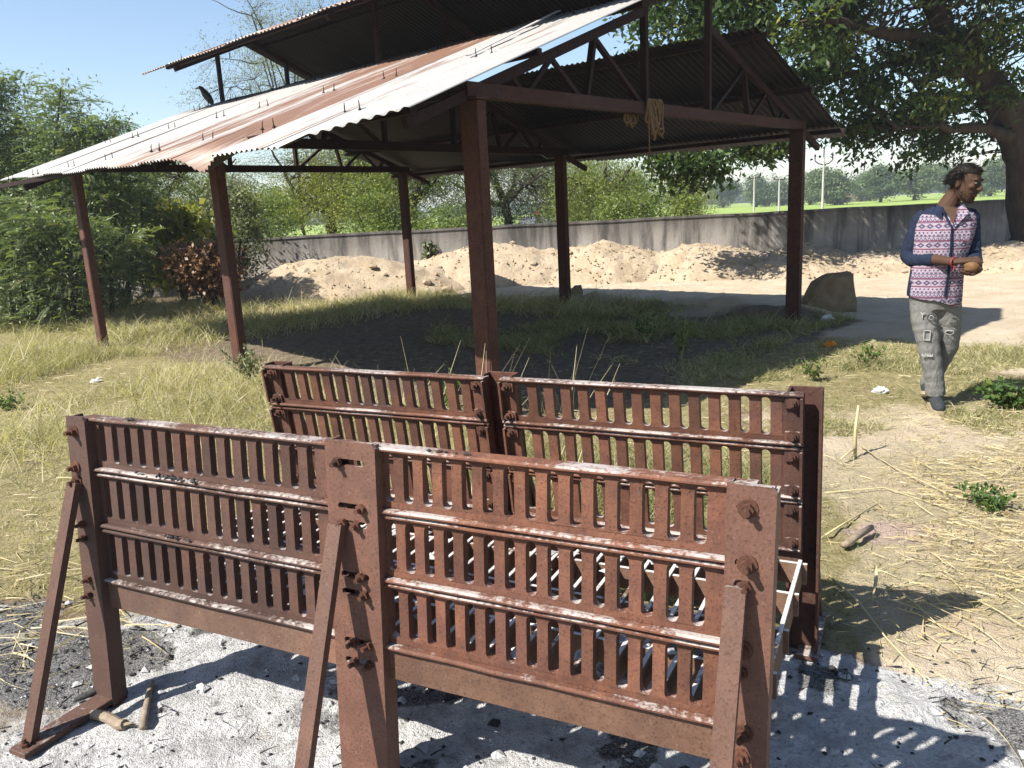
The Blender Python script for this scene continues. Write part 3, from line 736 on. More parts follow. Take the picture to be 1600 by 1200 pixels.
for k, z in enumerate(BZ):
    for du in ((-.036,), (.03,), (-.03, .012), (.02,), (.03,), (-.012, .034), (-.012, .034))[k]:
        bolt(fnF, 1.089+du, 0, z, boltB, 1.1)
for r in range(3):
    zt_, zb_ = ROWS[r]
    for uu in (-.0, .968, 1.088, 2.055):
        for z in (zt_-.03, zb_+.03):
            bolt(fnB, uu, -.0095, z, boltA, .92)
            m = MB(fnB); m.box(uu-.024, uu+.024, -.009, -.0005, z-.022, z+.016, .003); m.build('lug', M['cast'], stand)
    for uu in (-.04, .992, 1.062, 2.077):
        m = MB(fnB); m.box(uu, uu+.008, -.026, -.0005, zb_+.0135, zt_-.0125, .001); m.build('end_flange', M['cast'], stand)
# braces and ground bars
idf = lambda u, v, z: (u, v, z)
for (ux, ub) in ((.0, .03), (1.02, 1.05), (2.018, 2.045)):
    m = MB(); m.box(ux, ux+.075, -.35, .0, .004, .022, .002); m.build('ground_bar', M['brace'], stand)
    m = MB(); m.beam(fnF(ub, -.014, .745), (ub-.006, -.30, .022), .042, .022, (0, -1, 0))
    m.box(ub-.02, ub+.045, -.0075, -.0008, .722, .756); m.build('brace', M['brace'], stand)
    o = link('bolt', boltB, stand); o.location = (ux+.04, -.325, .022); o.rotation_euler = (-math.pi/2, 0, .3)
for ub in (-.01, 1.04, 2.085):
    m = MB(); m.box(ub-.035, ub+.035, 1.0, 1.34, .004, .022, .002); m.build('ground_bar', M['brace'], stand)
    m = MB(); m.beam(fnB(ub, .085, .735), (ub, 1.3, .022), .042, .026, (0, -1, 0)); m.build('brace', M['brace'], stand)
# grate: bars front to back on cross rails
m = MB()
for v in (.045, .245, .455, .665, .872): m.box(.06, 2.09, v-.006, v+.006, .337, .404)
gr = m.build('grate', M['grate'], stand)
gm = MB(); gm.box(-.006, .006, .035, .885, .335, .411, .0015); gmesh = gm.mesh('grate_bar', M['grate'])
for k in range(28):
    o = link('grate_bar', gmesh, gr); o.location = (.063+k*.0748, 0, random.uniform(-.003, .002)); o.rotation_euler = (0, random.uniform(-.03, .03), random.uniform(-.006, .006))
# bits of burnt wood and ash crust left on the stand
M['ashlump'] = m_simple('ash_crust', (.38, .38, .39), (.8, .79, .78), 60, .95, .8, .01, .1)
M['charcoal'] = m_simple('charcoal', (.012, .012, .013), (.06, .058, .058), 60, .8, .8, .006, .3)
r3 = np.random.default_rng(3)
octa = [(1, 0, 0), (0, 1, 0), (-1, 0, 0), (0, -1, 0), (0, 0, 1), (0, 0, -1)]; of = [(0, 1, 4), (1, 2, 4), (2, 3, 4), (3, 0, 4), (1, 0, 5), (2, 1, 5), (3, 2, 5), (0, 3, 5)]
def lumps(m, pts, s0, s1, flat=.6):
    for p in pts:
        s_ = r3.uniform(s0, s1); j = r3.uniform(.5, 1.4, 6); a = r3.uniform(0, 6)
        m.add([(p[0]+(q[0]*math.cos(a)-q[1]*math.sin(a))*s_*j[e], p[1]+(q[0]*math.sin(a)+q[1]*math.cos(a))*s_*j[e], p[2]+q[2]*s_*j[e]*flat) for e, q in enumerate(octa)], of)
def local2w(u, v): return SA[0]+sdv[0]*u+snv[0]*v, SA[1]+sdv[1]*u+snv[1]*v
m = MB(); lumps(m, [fnF(r3.normal(.42, .05), .012+r3.uniform(-.008, .01), .794) for _ in range(26)] + [fnF(r3.normal(.25, .015), .035, .949) for _ in range(5)] + [fnF(r3.normal(.46, .03), .012, .612) for _ in range(10)] + [fnF(r3.normal(1.37, .03), .03, .948) for _ in range(9)], .004, .011)
o = m.build('burnt_crumbs', M['charcoal']); o.location = SA; o.rotation_euler = (0, 0, STH); tag(o, kind='stuff')
m = MB(); lumps(m, [(r3.normal(1.55, .14), r3.normal(.78, .05), .415) for _ in range(60)] + [(r3.uniform(.2, 2.0), r3.uniform(.1, .85), .411) for _ in range(90)], .006, .024)
o = m.build('ash_lumps', M['ashlump']); o.location = SA; o.rotation_euler = (0, 0, STH); tag(o, kind='stuff')
# flakes of ash and charcoal on the ground
def ground_bits(name, mat, n, s0, s1, f):
    m = MB(); pts = []
    while len(pts) < n:
        u = r3.uniform(-1.9, 4.2); v = r3.uniform(-1.4, 1.6); x, y = local2w(u, v)
        if y < .8: continue
        z_ = zones(np.array([x]), np.array([y]))
        if r3.random() < f(z_, u, v): pts.append((x, y, float(gh(np.array(x), np.array(y)))+.002))
    lumps(m, pts, s0, s1, .55); return tag(m.build(name, mat), kind='stuff')
ground_bits('ash_flakes', M['ashlump'], 1500, .002, .008, lambda z, u, v: float(z['ash'][0])*.6+float(z['char'][0])*.9)
ground_bits('charcoal_bits', M['charcoal'], 3200, .002, .011, lambda z, u, v: float(z['char'][0])+.12*float(z['ash'][0]))

ground_bits('ash_clumps', M['ashlump'], 260, .008, .026, lambda z, u, v: float(z['ash'][0])*.8+float(z['char'][0])*.3)
ground_bits('charcoal_lumps', M['charcoal'], 130, .008, .024, lambda z, u, v: float(z['char'][0])+.15*float(z['ash'][0]))
# sticks on the ground by the left foot of the stand
def stick(name, label, pts, rad, mat='stick', cat='stick', n=7, group=None):
    m = MB(); m.tube(pts, rad, n); o = m.build(name, M[mat], None, True); return tag(o, label, cat, group)
def gpz(px, py, dz=.0):
    p = gp(px, py); return (p[0], p[1], float(gh(p[0], p[1]))+dz)
m = MB(); q = [gpz(146, 1121, .02), gpz(160, 1126, .021), gpz(174, 1132, .02), gpz(188, 1138, .02), gpz(197, 1142, .019)]
m.tube(q, [.0145, .0165, .0155, .0175, .015], 9)
for k, (dx, dy, dz, r) in enumerate(((.03, -.012, .012, .006), (.026, .006, .002, .007), (.036, -.002, -.008, .005))): m.tube([q[-1], (q[-1][0]+dx, q[-1][1]+dy, q[-1][2]+dz)], [r, .0015], 5)
tag(m.build('broken_stick', M['stick']), 'short thick pale stick with a split end lying against the left ground bar', 'stick')
stick('thin_stick', 'thin grey stick half in shade right of the left post foot', [gpz(238, 1068, .012), gpz(234, 1090, .014), gpz(229, 1120, .014), gpz(224, 1142, .012)], [.009, .0105, .0115, .013])
stick('bark_stick', 'brown bark stick lying on the straw to the right of the stand', [gpz(1318, 860, .03), gpz(1338, 848, .035), gpz(1361, 832, .04)], [.014, .016, .014])
stick('burnt_stick', 'charred stick lying in the dust behind the left brace', [gpz(118, 1100, .02), gpz(150, 1092, .03), gpz(176, 1083, .03)], [.008, .014, .012], 'charcoal')

# ------------------------------------------------------------------ straw and grass
def ribbons(P0, D, Lg, W, bend, rg, seg=4):
    """bent tapering blades: base points, unit directions, lengths, widths, sideways droop"""
    n = len(P0); side = np.cross(D, rg.normal(size=(n, 3))); side /= np.linalg.norm(side, axis=1)[:, None]+1e-9
    drop = bend
    Vs = []
    for k in range(seg+1):
        s_ = k/seg
        c = P0 + D*(Lg*s_)[:, None] + drop*((s_**2)*Lg)[:, None]
        wd = (W*(1-.85*s_**1.5))[:, None]
        Vs += [c-side*wd/2, c+side*wd/2]
    Vv = np.stack(Vs, 1).reshape(-1, 3)
    b = np.arange(n)[:, None]*(2*seg+2)
    Fs = [np.concatenate([b+2*k, b+2*k+1, b+2*k+3, b+2*k+2], 1) for k in range(seg)]
    return Vv, np.concatenate(np.stack(Fs, 1)).reshape(-1, 4), seg
def scatter(n, x0, x1, y0, y1, dens, rg):
    out = []; tot = 0
    while tot < n:
        x = rg.uniform(x0, x1, n*3); y = rg.uniform(y0, y1, n*3); d = dens(x, y); k = rg.random(len(x)) < d
        out.append(np.stack([x[k], y[k]], 1)); tot += int(k.sum())
    return np.concatenate(out)[:n]
def in_view(x, y, pad=.08):
    return (np.abs(x/np.maximum(y, .1)) < .65/.98+pad)
def make_grass(name, n, dens, x0, x1, y0, y1, h0, h1, w_, lean, rg, tone_fn, mat='grass'):
    P = scatter(n, x0, x1, y0, y1, lambda x, y: dens(x, y)*in_view(x, y, .12), rg)
    x, y = P[:, 0], P[:, 1]; z = gh(x, y)-.01
    az = rg.uniform(0, 2*np.pi, n); tl = rg.uniform(.1, lean, n)
    D = np.stack([np.cos(az)*np.sin(tl), np.sin(az)*np.sin(tl), np.cos(tl)], 1)
    patch = fbm(x*1.3, y*1.3, 3, 77)
    Lg = rg.uniform(h0, h1, n)*(.45+1.1*patch)
    bend = np.stack([np.cos(az), np.sin(az), -.9*np.ones(n)], 1)*rg.uniform(.1, .5, n)[:, None]
    W = w_*(.7+.6*rg.random(n))*(1+.06*y)
    Vv, Ff, sg = ribbons(np.stack([x, y, z], 1), D, Lg, W, bend, rg, 3)
    tone = np.clip(np.repeat(tone_fn(x, y, patch)+rg.normal(0, .26, n), sg), 0, 1)
    return tag(link(name, np_mesh(name, Vv, Ff, M[mat], tone)), kind='stuff')
rg = np.random.default_rng(11)
def d_short(x, y):
    return zones(x, y)['grass']*(.25+.75*smooth(.35, .6, fbm(x*2.2, y*2.2, 3, 51)))
def tone_left(x, y, p): return np.clip(.7-1.5*(fbm(x*.7, y*.7, 3, 88)-.5)+.12*(y < 5.5), 0, 1)
make_grass('short_grass', 60000, lambda x, y: d_short(x, y)*(y < 13), -11, 6, 2.2, 13, .02, .07, .0035, 1.4, rg, tone_left)
def d_tall(x, y):
    al, b = shed_ab(x, y)
    leftzone = smooth(.3, -.6, b)*smooth(4.5, 7.0, y-.15*x) + smooth(-2.2, -3.4, x)*smooth(5.5, 7.5, y)
    return np.clip(leftzone, 0, 1)*zones(x, y)['grass']*smooth(.35, .6, fbm(x*.9, y*.9, 3, 15))
make_grass('tall_dry_grass', 30000, d_tall, -14, 1, 4.5, 16.5, .1, .38, .0035, .8, rg, lambda x, y, p:   .8-.9*(fbm(x*.8, y*.8, 3, 5)-.45))
def d_back(x, y):
    al, b = shed_ab(x, y)
    return np.exp(-((al-7.1)/.9)**2)*(b > .3)*(b < 6)*.9 + np.exp(-((b-5.3)/.45)**2)*(al > 2.2)*(al < 7)*.8
make_grass('grass_by_the_heaps', 14000, d_back, -8, 4, 9, 16, .08, .36, .005, .7, rg, lambda x, y, p: .6+.0*x)
def d_shed(x, y):
    al, b = shed_ab(x, y)
    return ((al > -.6) & (al < 4.5) & (b > 2.2) & (b < 5.9))*smooth(.42, .6, fbm(x*1.2, y*1.2, 3, 61))
make_grass('weeds_under_the_shed', 15000, d_shed, -1, 5.5, 6, 12, .04, .2, .005, .9, rg, lambda x, y, p: .3+.0*x)
def d_right(x, y): return smooth(1.3, 2.0, x)*smooth(4.2, 4.8, y)*(1-smooth(7, 8, y))*smooth(.42, .58, fbm(x*1.6, y*1.6, 3, 71))
make_grass('sparse_grass', 26000, d_right, 1, 6, 4, 8, .03, .11, .004, 1.2, rg, lambda x, y, p: .45+.0*x)
def d_behind(x, y):
    u, v = stand_uv(x, y); return smooth(-.3, .1, u)*(1-smooth(1.6, 2.0, u))*smooth(1.15, 1.45, v)*(1-smooth(2.2, 3.2, v))*smooth(.3, .5, fbm(x*2, y*2, 3, 19))
make_grass('grass_behind_the_stand', 16000, d_behind, -2, 2.5, 2.5, 6.5, .05, .26, .004, .8, rg, lambda x, y, p: .3+.0*x)
# tall pale stems behind the back wall of the stand
P = []
for k in range(46):
    u = random.choice([random.gauss(.75, .1), random.gauss(1.0, .12), random.uniform(.0, 1.5), random.gauss(.45, .15)]); v = random.uniform(1.25, 1.9); P.append(local2w(u, v))
P = np.array(P); n = len(P); az = rg.uniform(0, 6.28, n); tl = rg.uniform(.05, .5, n)
D = np.stack([np.cos(az)*np.sin(tl), np.sin(az)*np.sin(tl), np.cos(tl)], 1)
Vv, Ff, sg = ribbons(np.concatenate([P, np.zeros((n, 1))], 1), D, rg.uniform(.75, 1.05, n), np.full(n, .0055), np.stack([np.cos(az), np.sin(az), -.3+0*az], 1)*rg.uniform(0, .35, n)[:, None], rg, 5)
tag(link('dry_stems', np_mesh('dry_stems', Vv, Ff, M['straw'], np.repeat(rg.uniform(.4, 1, n), sg))), kind='stuff')
m_ = scatter(260, -10, 0, 5, 15, d_tall, rg); n = len(m_); az = rg.uniform(0, 6.28, n); tl = rg.uniform(.1, .7, n)
D = np.stack([np.cos(az)*np.sin(tl), np.sin(az)*np.sin(tl), np.cos(tl)], 1)
Vv, Ff, sg = ribbons(np.concatenate([m_, np.zeros((n, 1))], 1), D, rg.uniform(.25, .5, n), np.full(n, .006), np.stack([np.cos(az), np.sin(az), -.5+0*az], 1)*rg.uniform(.1, .6, n)[:, None], rg, 5)
tag(link('tall_stems', np_mesh('tall_stems', Vv, Ff, M['straw'], np.repeat(rg.uniform(.5, 1, n), sg))), kind='stuff')
# loose straw
def straw(name, n, dens, x0, x1, y0, y1, l0, l1, w_, th, rg, mat='straw', tone0=.2):
    P = scatter(n, x0, x1, y0, y1, dens, rg); x, y = P[:, 0], P[:, 1]
    az = rg.normal(th, .75, n) + (rg.random(n) < .35)*rg.uniform(-1.5, 1.5, n); el = rg.uniform(-.03, .12, n)
    D = np.stack([np.cos(az)*np.cos(el), np.sin(az)*np.cos(el), np.sin(el)], 1); Lg = rg.uniform(l0, l1, n)*rg.uniform(.4, 1, n)
    bend = np.stack([-np.sin(az), np.cos(az), 0*az], 1)*rg.normal(0, .12, n)[:, None]; bend[:, 2] = -np.sin(el)
    Vv, Ff, sg = ribbons(np.stack([x, y, gh(x, y)+rg.uniform(.004, .03, n)], 1), D, Lg, w_*(.6+.8*rg.random(n)), bend, rg, 4)
    return tag(link(name, np_mesh(name, Vv, Ff, M[mat], np.repeat(rg.uniform(tone0, 1, n), sg))), kind='stuff')
def d_st(x, y):
    u, v = stand_uv(x, y)
    return smooth(2.15, 2.6, u)*smooth(.75, 1.15, v-.12*u+.3)*(1-smooth(4.6, 5.8, y))*(.3+.7*smooth(.4, .6, fbm(x*1.7, y*1.7, 3, 91)))
straw('loose_straw', 1000, d_st, .9, 4.2, 1.8, 5.8, .1, .55, .0042, -.35, rg)
straw('fine_chaff', 10000, d_st, .9, 4.2, 1.8, 5.8, .03, .14, .004, 0, rg, 'straw', 0)
straw('burnt_straw', 1500, lambda x, y: zones(x, y)['char'], -4, 2.2, 1.6, 3.8, .02, .1, .005, .3, rg, 'charcoal', 0)
straw('straw_beside_the_ash', 520, lambda x, y: smooth(-1.5, -2.0, x)*smooth(3.2, 2.9, y)*smooth(2.3, 2.6, y)+smooth(-1.0, -1.5, x)*smooth(3.7, 3.3, y)*smooth(2.5, 2.9, y)*.5, -3.4, -1, 2.2, 3.8, .12, .45, .005, -.1, rg)
straw('scattered_litter', 5200, lambda x, y: zones(x, y)['grass']*in_view(x, y)*.9, -9, 6, 2.4, 9, .04, .2, .004, .3, rg, 'straw', 0)
def stalk(label, pix, r0, dz=.015, tip=None):
    pts = [gpz(px, py, dz+.004*k) for k, (px, py) in enumerate(pix)]
    stick('straw_stalk', label, pts, [r0*.62*(1-.5*k/(len(pts)-1)) for k in range(len(pts))], 'stalk', 'straw stalk', 5, 'long straw stalks right of the stand')
M['stalk'] = m_simple('straw_stalk', (.5, .41, .2), (.68, .59, .36), 20, .6, .2, .003, .3)
stalk('long forked straw stalk crossing the pointed shadow towards the ash', [(1296, 905), (1340, 945), (1385, 1005), (1448, 1075)], .008)
stalk('long straw stalk slanting to the right edge past the pointed shadow', [(1470, 895), (1510, 935), (1560, 965), (1599, 990)], .006)
stalk('straw stalk running from the leaning twig down to the right edge', [(1345, 700), (1400, 735), (1480, 775), (1590, 800)], .006)
stalk('pale straw stalk lying level at the top of the straw by the stand corner', [(1290, 770), (1380, 762), (1470, 790), (1530, 812)], .006)
stalk('straight straw stalk pointing at the corner of the stand', [(1290, 842), (1330, 812), (1372, 788)], .009)
m = MB(); p0 = gpz(1336, 712, .01); m.tube([p0, (p0[0]+.005, p0[1]+.02, .15), (p0[0]+.03, p0[1]+.05, .29)], [.011, .009, .007], 6)
m.tube([(p0[0], p0[1], .05), (p0[0]-.12, p0[1]-.08, .01)], [.007, .004], 5)
tag(m.build('leaning_twig', M['stalk'], None, True), 'short twig standing up in the straw behind the stand', 'twig')
# a husk of a seed head lying on the shadow
m = MB(); p0 = gpz(1362, 945, .015); m.tube([p0, (p0[0]+.025, p0[1]+.04, .03), (p0[0]+.045, p0[1]+.07, .055), (p0[0]+.06, p0[1]+.1, .085), (p0[0]+.07, p0[1]+.12, .1)], [.0025, .0045, .009, .007, .0015], 6, True, .6)
tag(m.build('seed_head', M['stalk'], None, True), 'dry straw seed head standing beside the pointed shadow', 'seed head')

# ------------------------------------------------------------------ leaves, shrubs, trees
def unit(v): return v/(np.linalg.norm(v, axis=1)[:, None]+1e-9)
def leaf_quads(C, size, aspect, rg, droop=.3, up=.5, fold=.18):
    """folded rhombus leaves at the points C"""
    n = len(C); T = rg.normal(size=(n, 3)); T[:, 2] -= droop; T = unit(T)
    Nn = rg.normal(size=(n, 3)); Nn[:, 2] += up*2; Nn = unit(Nn-T*np.sum(Nn*T, 1)[:, None]); B = np.cross(T, Nn)
    L_ = (size*rg.uniform(.65, 1.3, n))[:, None]; Wd = L_*aspect/2
    Vv = np.stack([C-T*L_/2, C+B*Wd-Nn*Wd*fold+T*L_*.05, C+T*L_/2-Nn*L_*.1, C-B*Wd-Nn*Wd*fold+T*L_*.05], 1).reshape(-1, 3)
    b = np.arange(n)[:, None]*4
    return Vv, np.concatenate([np.concatenate([b, b+1, b+2], 1), np.concatenate([b, b+2, b+3], 1)], 1).reshape(-1, 3)
def leaves_obj(name, C, size, aspect, mat, parent, rg, droop=.3, tone=None, tsd=.22, up=.5):
    Vv, Ff = leaf_quads(C, np.asarray(size)*np.ones(len(C)), aspect, rg, droop, up)
    tn = np.clip((tone if tone is not None else .45)+rg.normal(0, tsd, len(C)), 0, 1)
    return link(name, np_mesh(name, Vv, Ff, M[mat], np.repeat(tn, 2)), parent)
def blob_points(c, r, n, rg, shell=.55):
    d = unit(rg.normal(size=(n, 3))); rad = (shell+(1-shell)*rg.random(n)**.7)*rg.uniform(.85, 1.1, n)
    return np.asarray(c)+d*rad[:, None]*np.asarray(r)
def tree(name, label, cat, base, limbs, blobs, nleaf, size, aspect, mat, bark='bark', group=None, seed=1, clump=.28, droop=.3, twig=.02, tone=.45, tvar=.2, nseg=9, keep=None):
    """limbs: lists of (x,y,z,r) in world space; blobs: (centre, radii, clump count); leaves gather in clumps at twig ends"""
    rg = np.random.default_rng(seed); base = np.asarray(base, float)
    t = thing(name, label, cat, base, 0, group)
    m = MB(); lp = []
    for lb in limbs:
        pts = [np.array(q[:3])-base for q in lb]; rr = [q[3] for q in lb]
        fine = []; fr = []
        for i in range(len(pts)-1):
            for k in range(4):
                s_ = k/4; j = rg.normal(size=3)*np.linalg.norm(pts[i+1]-pts[i])*.025
                fine.append(pts[i]*(1-s_)+pts[i+1]*s_+j*(k > 0)); fr.append((rr[i]*(1-s_)+rr[i+1]*s_)*rg.uniform(.92, 1.1))
        fine.append(pts[-1]); fr.append(rr[-1])
        m.tube(fine, fr, nseg); lp += [(p, r) for p, r in zip(fine, fr)]
    m.build('trunk', M[bark], t, True)
    LP = np.array([p for p, r in lp])
    Cs = []
    tw = MB()
    for (c, r, k) in blobs:
        cc = blob_points(np.asarray(c)-base, r, k, rg)
        if keep is not None: cc = cc[keep(cc+base)]
        for q in cc:
            i = np.argmin(np.linalg.norm(LP-q, axis=1)+.35*np.maximum(0, LP[:, 2]-q[2])); s_ = LP[i]
            mid = (s_+q)/2+rg.normal(size=3)*.06*np.linalg.norm(q-s_)+np.array([0, 0, .06])
            tw.tube([s_, mid, q], [twig*1.2, twig*.7, twig*.25], 4, False)
        Cs.append(cc)
    if tw.v: tag(tw.build('twigs', M[bark], t), kind='stuff')
    Cs = np.concatenate(Cs); per = rg.multinomial(nleaf, rg.dirichlet(np.full(len(Cs), 2.5)))
    ci = np.repeat(np.arange(len(Cs)), per)
    pts = Cs[ci]+rg.normal(size=(len(ci), 3))*np.array([clump, clump, clump*.65])
    tones = np.clip(tone+rg.normal(0, tvar, len(Cs)), .05, .95)[ci]
    leaves_obj('crown', pts, size, aspect, mat, t, rg, droop, tones, .15)
    return t
W_ = lambda px, py, Y, r: (*at(px, py, Y), r)

# big dark broad-leaved tree on the right
T0 = (*at(1612, 385, 16.6)[:2], 0)
TX, TY = T0[0], T0[1]
limbs = [[(TX+.1, TY, -.15, .52), (TX, TY, .5, .43), W_(1602, 250, 16.6, .36), W_(1580, 190, 16.5, .33), W_(1542, 125, 16.3, .28), W_(1490, 70, 16, .22), W_(1445, -20, 15.8, .17), W_(1400, -200, 15.5, .12)],
         [W_(1600, 240, 16.6, .3), W_(1632, 120, 16.8, .26), W_(1660, -60, 17, .2), W_(1680, -300, 17, .13)],
         [W_(1582, 190, 16.5, .2), W_(1530, 110, 16.2, .13), W_(1470, 112, 15.5, .09), W_(1430, 130, 15, .05)],
         [W_(1490, 70, 16, .14), W_(1390, 55, 15.3, .1), W_(1300, 30, 15, .07), W_(1200, 40, 14.7, .05)],
         [W_(1445, -20, 15.8, .15), W_(1250, -80, 15, .1), W_(1100, -60, 15, .07)],
         [W_(1598, 215, 16.6, .15), W_(1540, 200, 16, .1), W_(1470, 195, 15.5, .06), W_(1400, 200, 15.2, .035)],
         [W_(1490, 70, 16, .1), W_(1360, 110, 15.6, .07), W_(1180, 140, 15.4, .045), W_(1060, 190, 15.2, .025)]]
bl = [(at(1470, -10, 17.4), (2.3, 1.6, 1.5), 85), (at(1330, 90, 16.2), (1.5, 1.5, 1.2), 66), (at(1395, 215, 16.2), (1.15, 1.2, .6), 46),
      (at(1510, 190, 17.6), (1.1, .9, .9), 36), (at(1230, 40, 15.1), (1.7, 1.6, 1.2), 62), (at(1060, 60, 15.6), (1.35, 1.3, .9), 60),
      (at(1190, 190, 15.3), (1.0, 1.1, .55), 20), (at(1070, 262, 15.0), (.72, .7, .42), 34), (at(1170, 232, 15.2), (.5, .6, .28), 16),
      (at(1480, -220, 15.5), (4.2, 3.6, 2.2), 150), (at(1200, -200, 15.2), (3.2, 3.0, 1.8), 100), (at(1640, -40, 15), (1.5, 2.0, 1.4), 40), (at(1420, 140, 15.2), (1.0, .7, .6), 24), (at(1505, 85, 15.5), (.8, .5, .45), 16), (at(1585, 120, 15.6), (.5, .5, .6), 10), (at(1330, -130, 15.6), (2.8, 2.2, 1.3), 90), (at(1480, -120, 14.6), (2.4, 1.6, 1.2), 70), (at(1150, -60, 15.2), (2.2, 1.8, 1.1), 60)]
tree('broadleaf_tree', 'huge dark broad-leaved tree with thick arching limbs standing at the right by the wall', 'tree', T0, limbs, bl, 66000, .14, .42, 'leaf_big', 'bark', None, 5, .21, .5, .022, .42, .24, 12)

# feathery shrub tree at the left edge
def fronds(P, D, Lg, rg, npin=11, pin=.075, w_=.019):
    n = len(P); side = unit(np.cross(D, np.array([0, 0, 1.])+rg.normal(0, .25, (n, 3)))); upv = unit(np.cross(side, D))
    Vs = []
    for k in range(npin):
        s_ = (k+1)/npin
        c = P + D*(Lg*s_)[:, None] + np.array([0, 0, -1.])*(Lg*.35*s_*s_)[:, None]
        pl = pin*(1.0-.45*abs(s_-.45))*np.ones(n)
        for sg in (-1, 1):
            t = unit(side*sg*.9 + D*.55 + np.array([0, 0, -.28]))
            b = np.cross(t, upv)
            e = c+t*pl[:, None]
            Vs.append(np.stack([c, c+t*(pl*.5)[:, None]+b*w_/2, e, c+t*(pl*.5)[:, None]-b*w_/2], 1))
    Vv = np.concatenate(Vs).reshape(-1, 3); b = np.arange(len(Vv)//4)[:, None]*4
    return Vv, np.concatenate([b, b+1, b+2, b+3], 1), np.tile(np.arange(n), 2*npin)
def feather_tree(name, label, base, stems, seed, nper, mat='leaf_frond', group=None, flen=.3, tone=.45, nleaf=60000):
    rg = np.random.default_rng(seed); base = np.asarray(base, float); t = thing(name, label, 'tree', base, 0, group)
    m = MB(); P = []; D = []
    for st in stems:
        pts = [np.array(q[:3])-base for q in st]; m.tube(pts, [q[3] for q in st], 6)
        for i in range(len(pts)-1):
            seg = pts[i+1]-pts[i]; ln = np.linalg.norm(seg)
            for _ in range(int(nper*ln*(.55+.6*i))):
                s_ = rg.random(); c = pts[i]+seg*s_
                az = rg.uniform(0, 6.28); r_ = rg.uniform(.0, .5)
                off = np.array([math.cos(az), math.sin(az), rg.uniform(-.15, .35)])
                c2 = c+off*r_; P.append(c2); d = off+np.array([0, 0, .25])+rg.normal(0, .25, 3); D.append(d/np.linalg.norm(d))
    m.build('stems', M['bark_dark'], t, True)
    P = np.array(P); D = np.array(D); Lg = flen*rg.uniform(.6, 1.25, len(P))
    Vv, Ff, oi = fronds(P, D, Lg, rg)
    tn = np.clip(rg.normal(tone, .2, len(P)), 0, 1)[oi]
    cr_ = link('crown', np_mesh('crown', Vv, Ff, M[mat], tn), t)
    k = rg.integers(0, len(P), nleaf); C = P[k]+rg.normal(size=(nleaf, 3))*np.array([.14, .14, .1]); C = C[C[:, 2] > .03]
    leaves_obj('leaflets', C, .065, .38, mat, cr_, rg, .5, np.clip(tone+.6*(fbm(C[:, 0]*1.5, C[:, 2]*1.5+C[:, 1], 3, 3)-.5), 0, 1), .16)
    return t
def stem(px0, Y, pxs, r0=.05):
    b = at(px0, 480, Y); out = [(b[0], b[1], -.1, r0)]
    for k, (px, py, dy) in enumerate(pxs): out.append((*at(px, py, Y+dy), r0*(.7-.6*k/len(pxs))))
    return out
BL = gp(90, 482)
stems = [stem(20, 14.2, [(5, 380, 0), (-10, 250, .2), (0, 130, .3)]), stem(60, 13.8, [(70, 360, .1), (85, 240, .2), (95, 135, .3)]), stem(110, 14, [(120, 380, -.2), (140, 290, -.1), (150, 230, 0), (170, 190, .1)]),
         stem(150, 14.3, [(165, 400, 0), (185, 320, .1), (195, 230, .2)]), stem(40, 13.2, [(30, 400, -.3), (45, 320, -.4)]), stem(130, 13.4, [(150, 420, -.3), (190, 370, -.4)]), stem(-40, 14, [(-50, 350, 0), (-60, 200, .1), (-40, 120, .2)]),
         stem(100, 15.2, [(120, 360, .1), (110, 270, .2), (130, 210, .2)]), stem(0, 15.3, [(20, 350, .1), (40, 270, .2), (30, 190, .2)]), stem(50, 13, [(55, 450, -.2), (60, 400, -.3), (70, 340, -.3)]), stem(110, 13, [(112, 455, -.2), (120, 410, -.3), (130, 350, -.2)]), stem(185, 15.4, [(200, 440, -.2), (205, 400, -.3)]), stem(-10, 13.2, [(-15, 440, -.2), (-20, 380, -.3), (-10, 310, -.2)]),
         stem(190, 15.4, [(210, 420, .1), (222, 350, .2), (220, 300, .2)]), stem(90, 14.6, [(60, 300, .6), (40, 200, .8)]), stem(20, 13.3, [(15, 430, -.2), (5, 370, -.3)]), stem(80, 13.2, [(85, 440, -.2), (95, 400, -.3)]), stem(170, 13.6, [(175, 450, -.1), (170, 410, -.2)])]
feather_tree('feathery_tree', 'tall bushy tree with feathery leaves at the left edge of the grass', (BL[0], BL[1], 0), stems, 21, 120, flen=.26, tone=.55)

# shrubs at the end of the wall
def bush(name, label, cat, px, pyb, pyt, hw, Y, n, size, aspect, mat, seed, tone=.45, group=None, bark='bark_dark', depth=.8, clump=.16):
    B = at(px, pyb, Y); Tp = at(px, pyt, Y); rx = hw*Y/F_PX; h = Tp[2]; rg = np.random.default_rng(seed); z0 = max(B[2], 0)
    base = (B[0], Y, 0); limbs = []
    for k in range(6):
        a = rg.uniform(0, 6.28); limbs.append([(B[0], Y, -.05, .035), (B[0]+.4*rx*math.cos(a), Y+.3*rx*math.sin(a), h*.4, .025), (B[0]+.75*rx*math.cos(a), Y+.6*rx*math.sin(a), h*rg.uniform(.65, .9), .01)])
    return tree(name, label, cat, base, limbs, [((B[0], Y, (h+z0)/2+.05), (rx, rx*depth, (h-z0)/2), 60)], n, size, aspect, mat, bark, group, seed, clump, .3, .008, tone, .25, 5)
bush('grey_leaf_shrub', 'grey-green small-leaved shrub rising behind the second shed post', 'shrub', 368, 460, 285, 52, 17.3, 6500, .075, .5, 'leaf_grey', 31)
bush('broadleaf_shrub', 'shrub with large yellowing leaves left of the second shed post', 'shrub', 288, 455, 318, 42, 16.4, 1700, .2, .6, 'leaf_yellow', 32, .4)
bush('green_shrub', 'fine-leaved green shrub between the feathery tree and the yellowing shrub', 'shrub', 232, 455, 330, 45, 18, 6500, .06, .45, 'leaf_acacia', 33, .35)
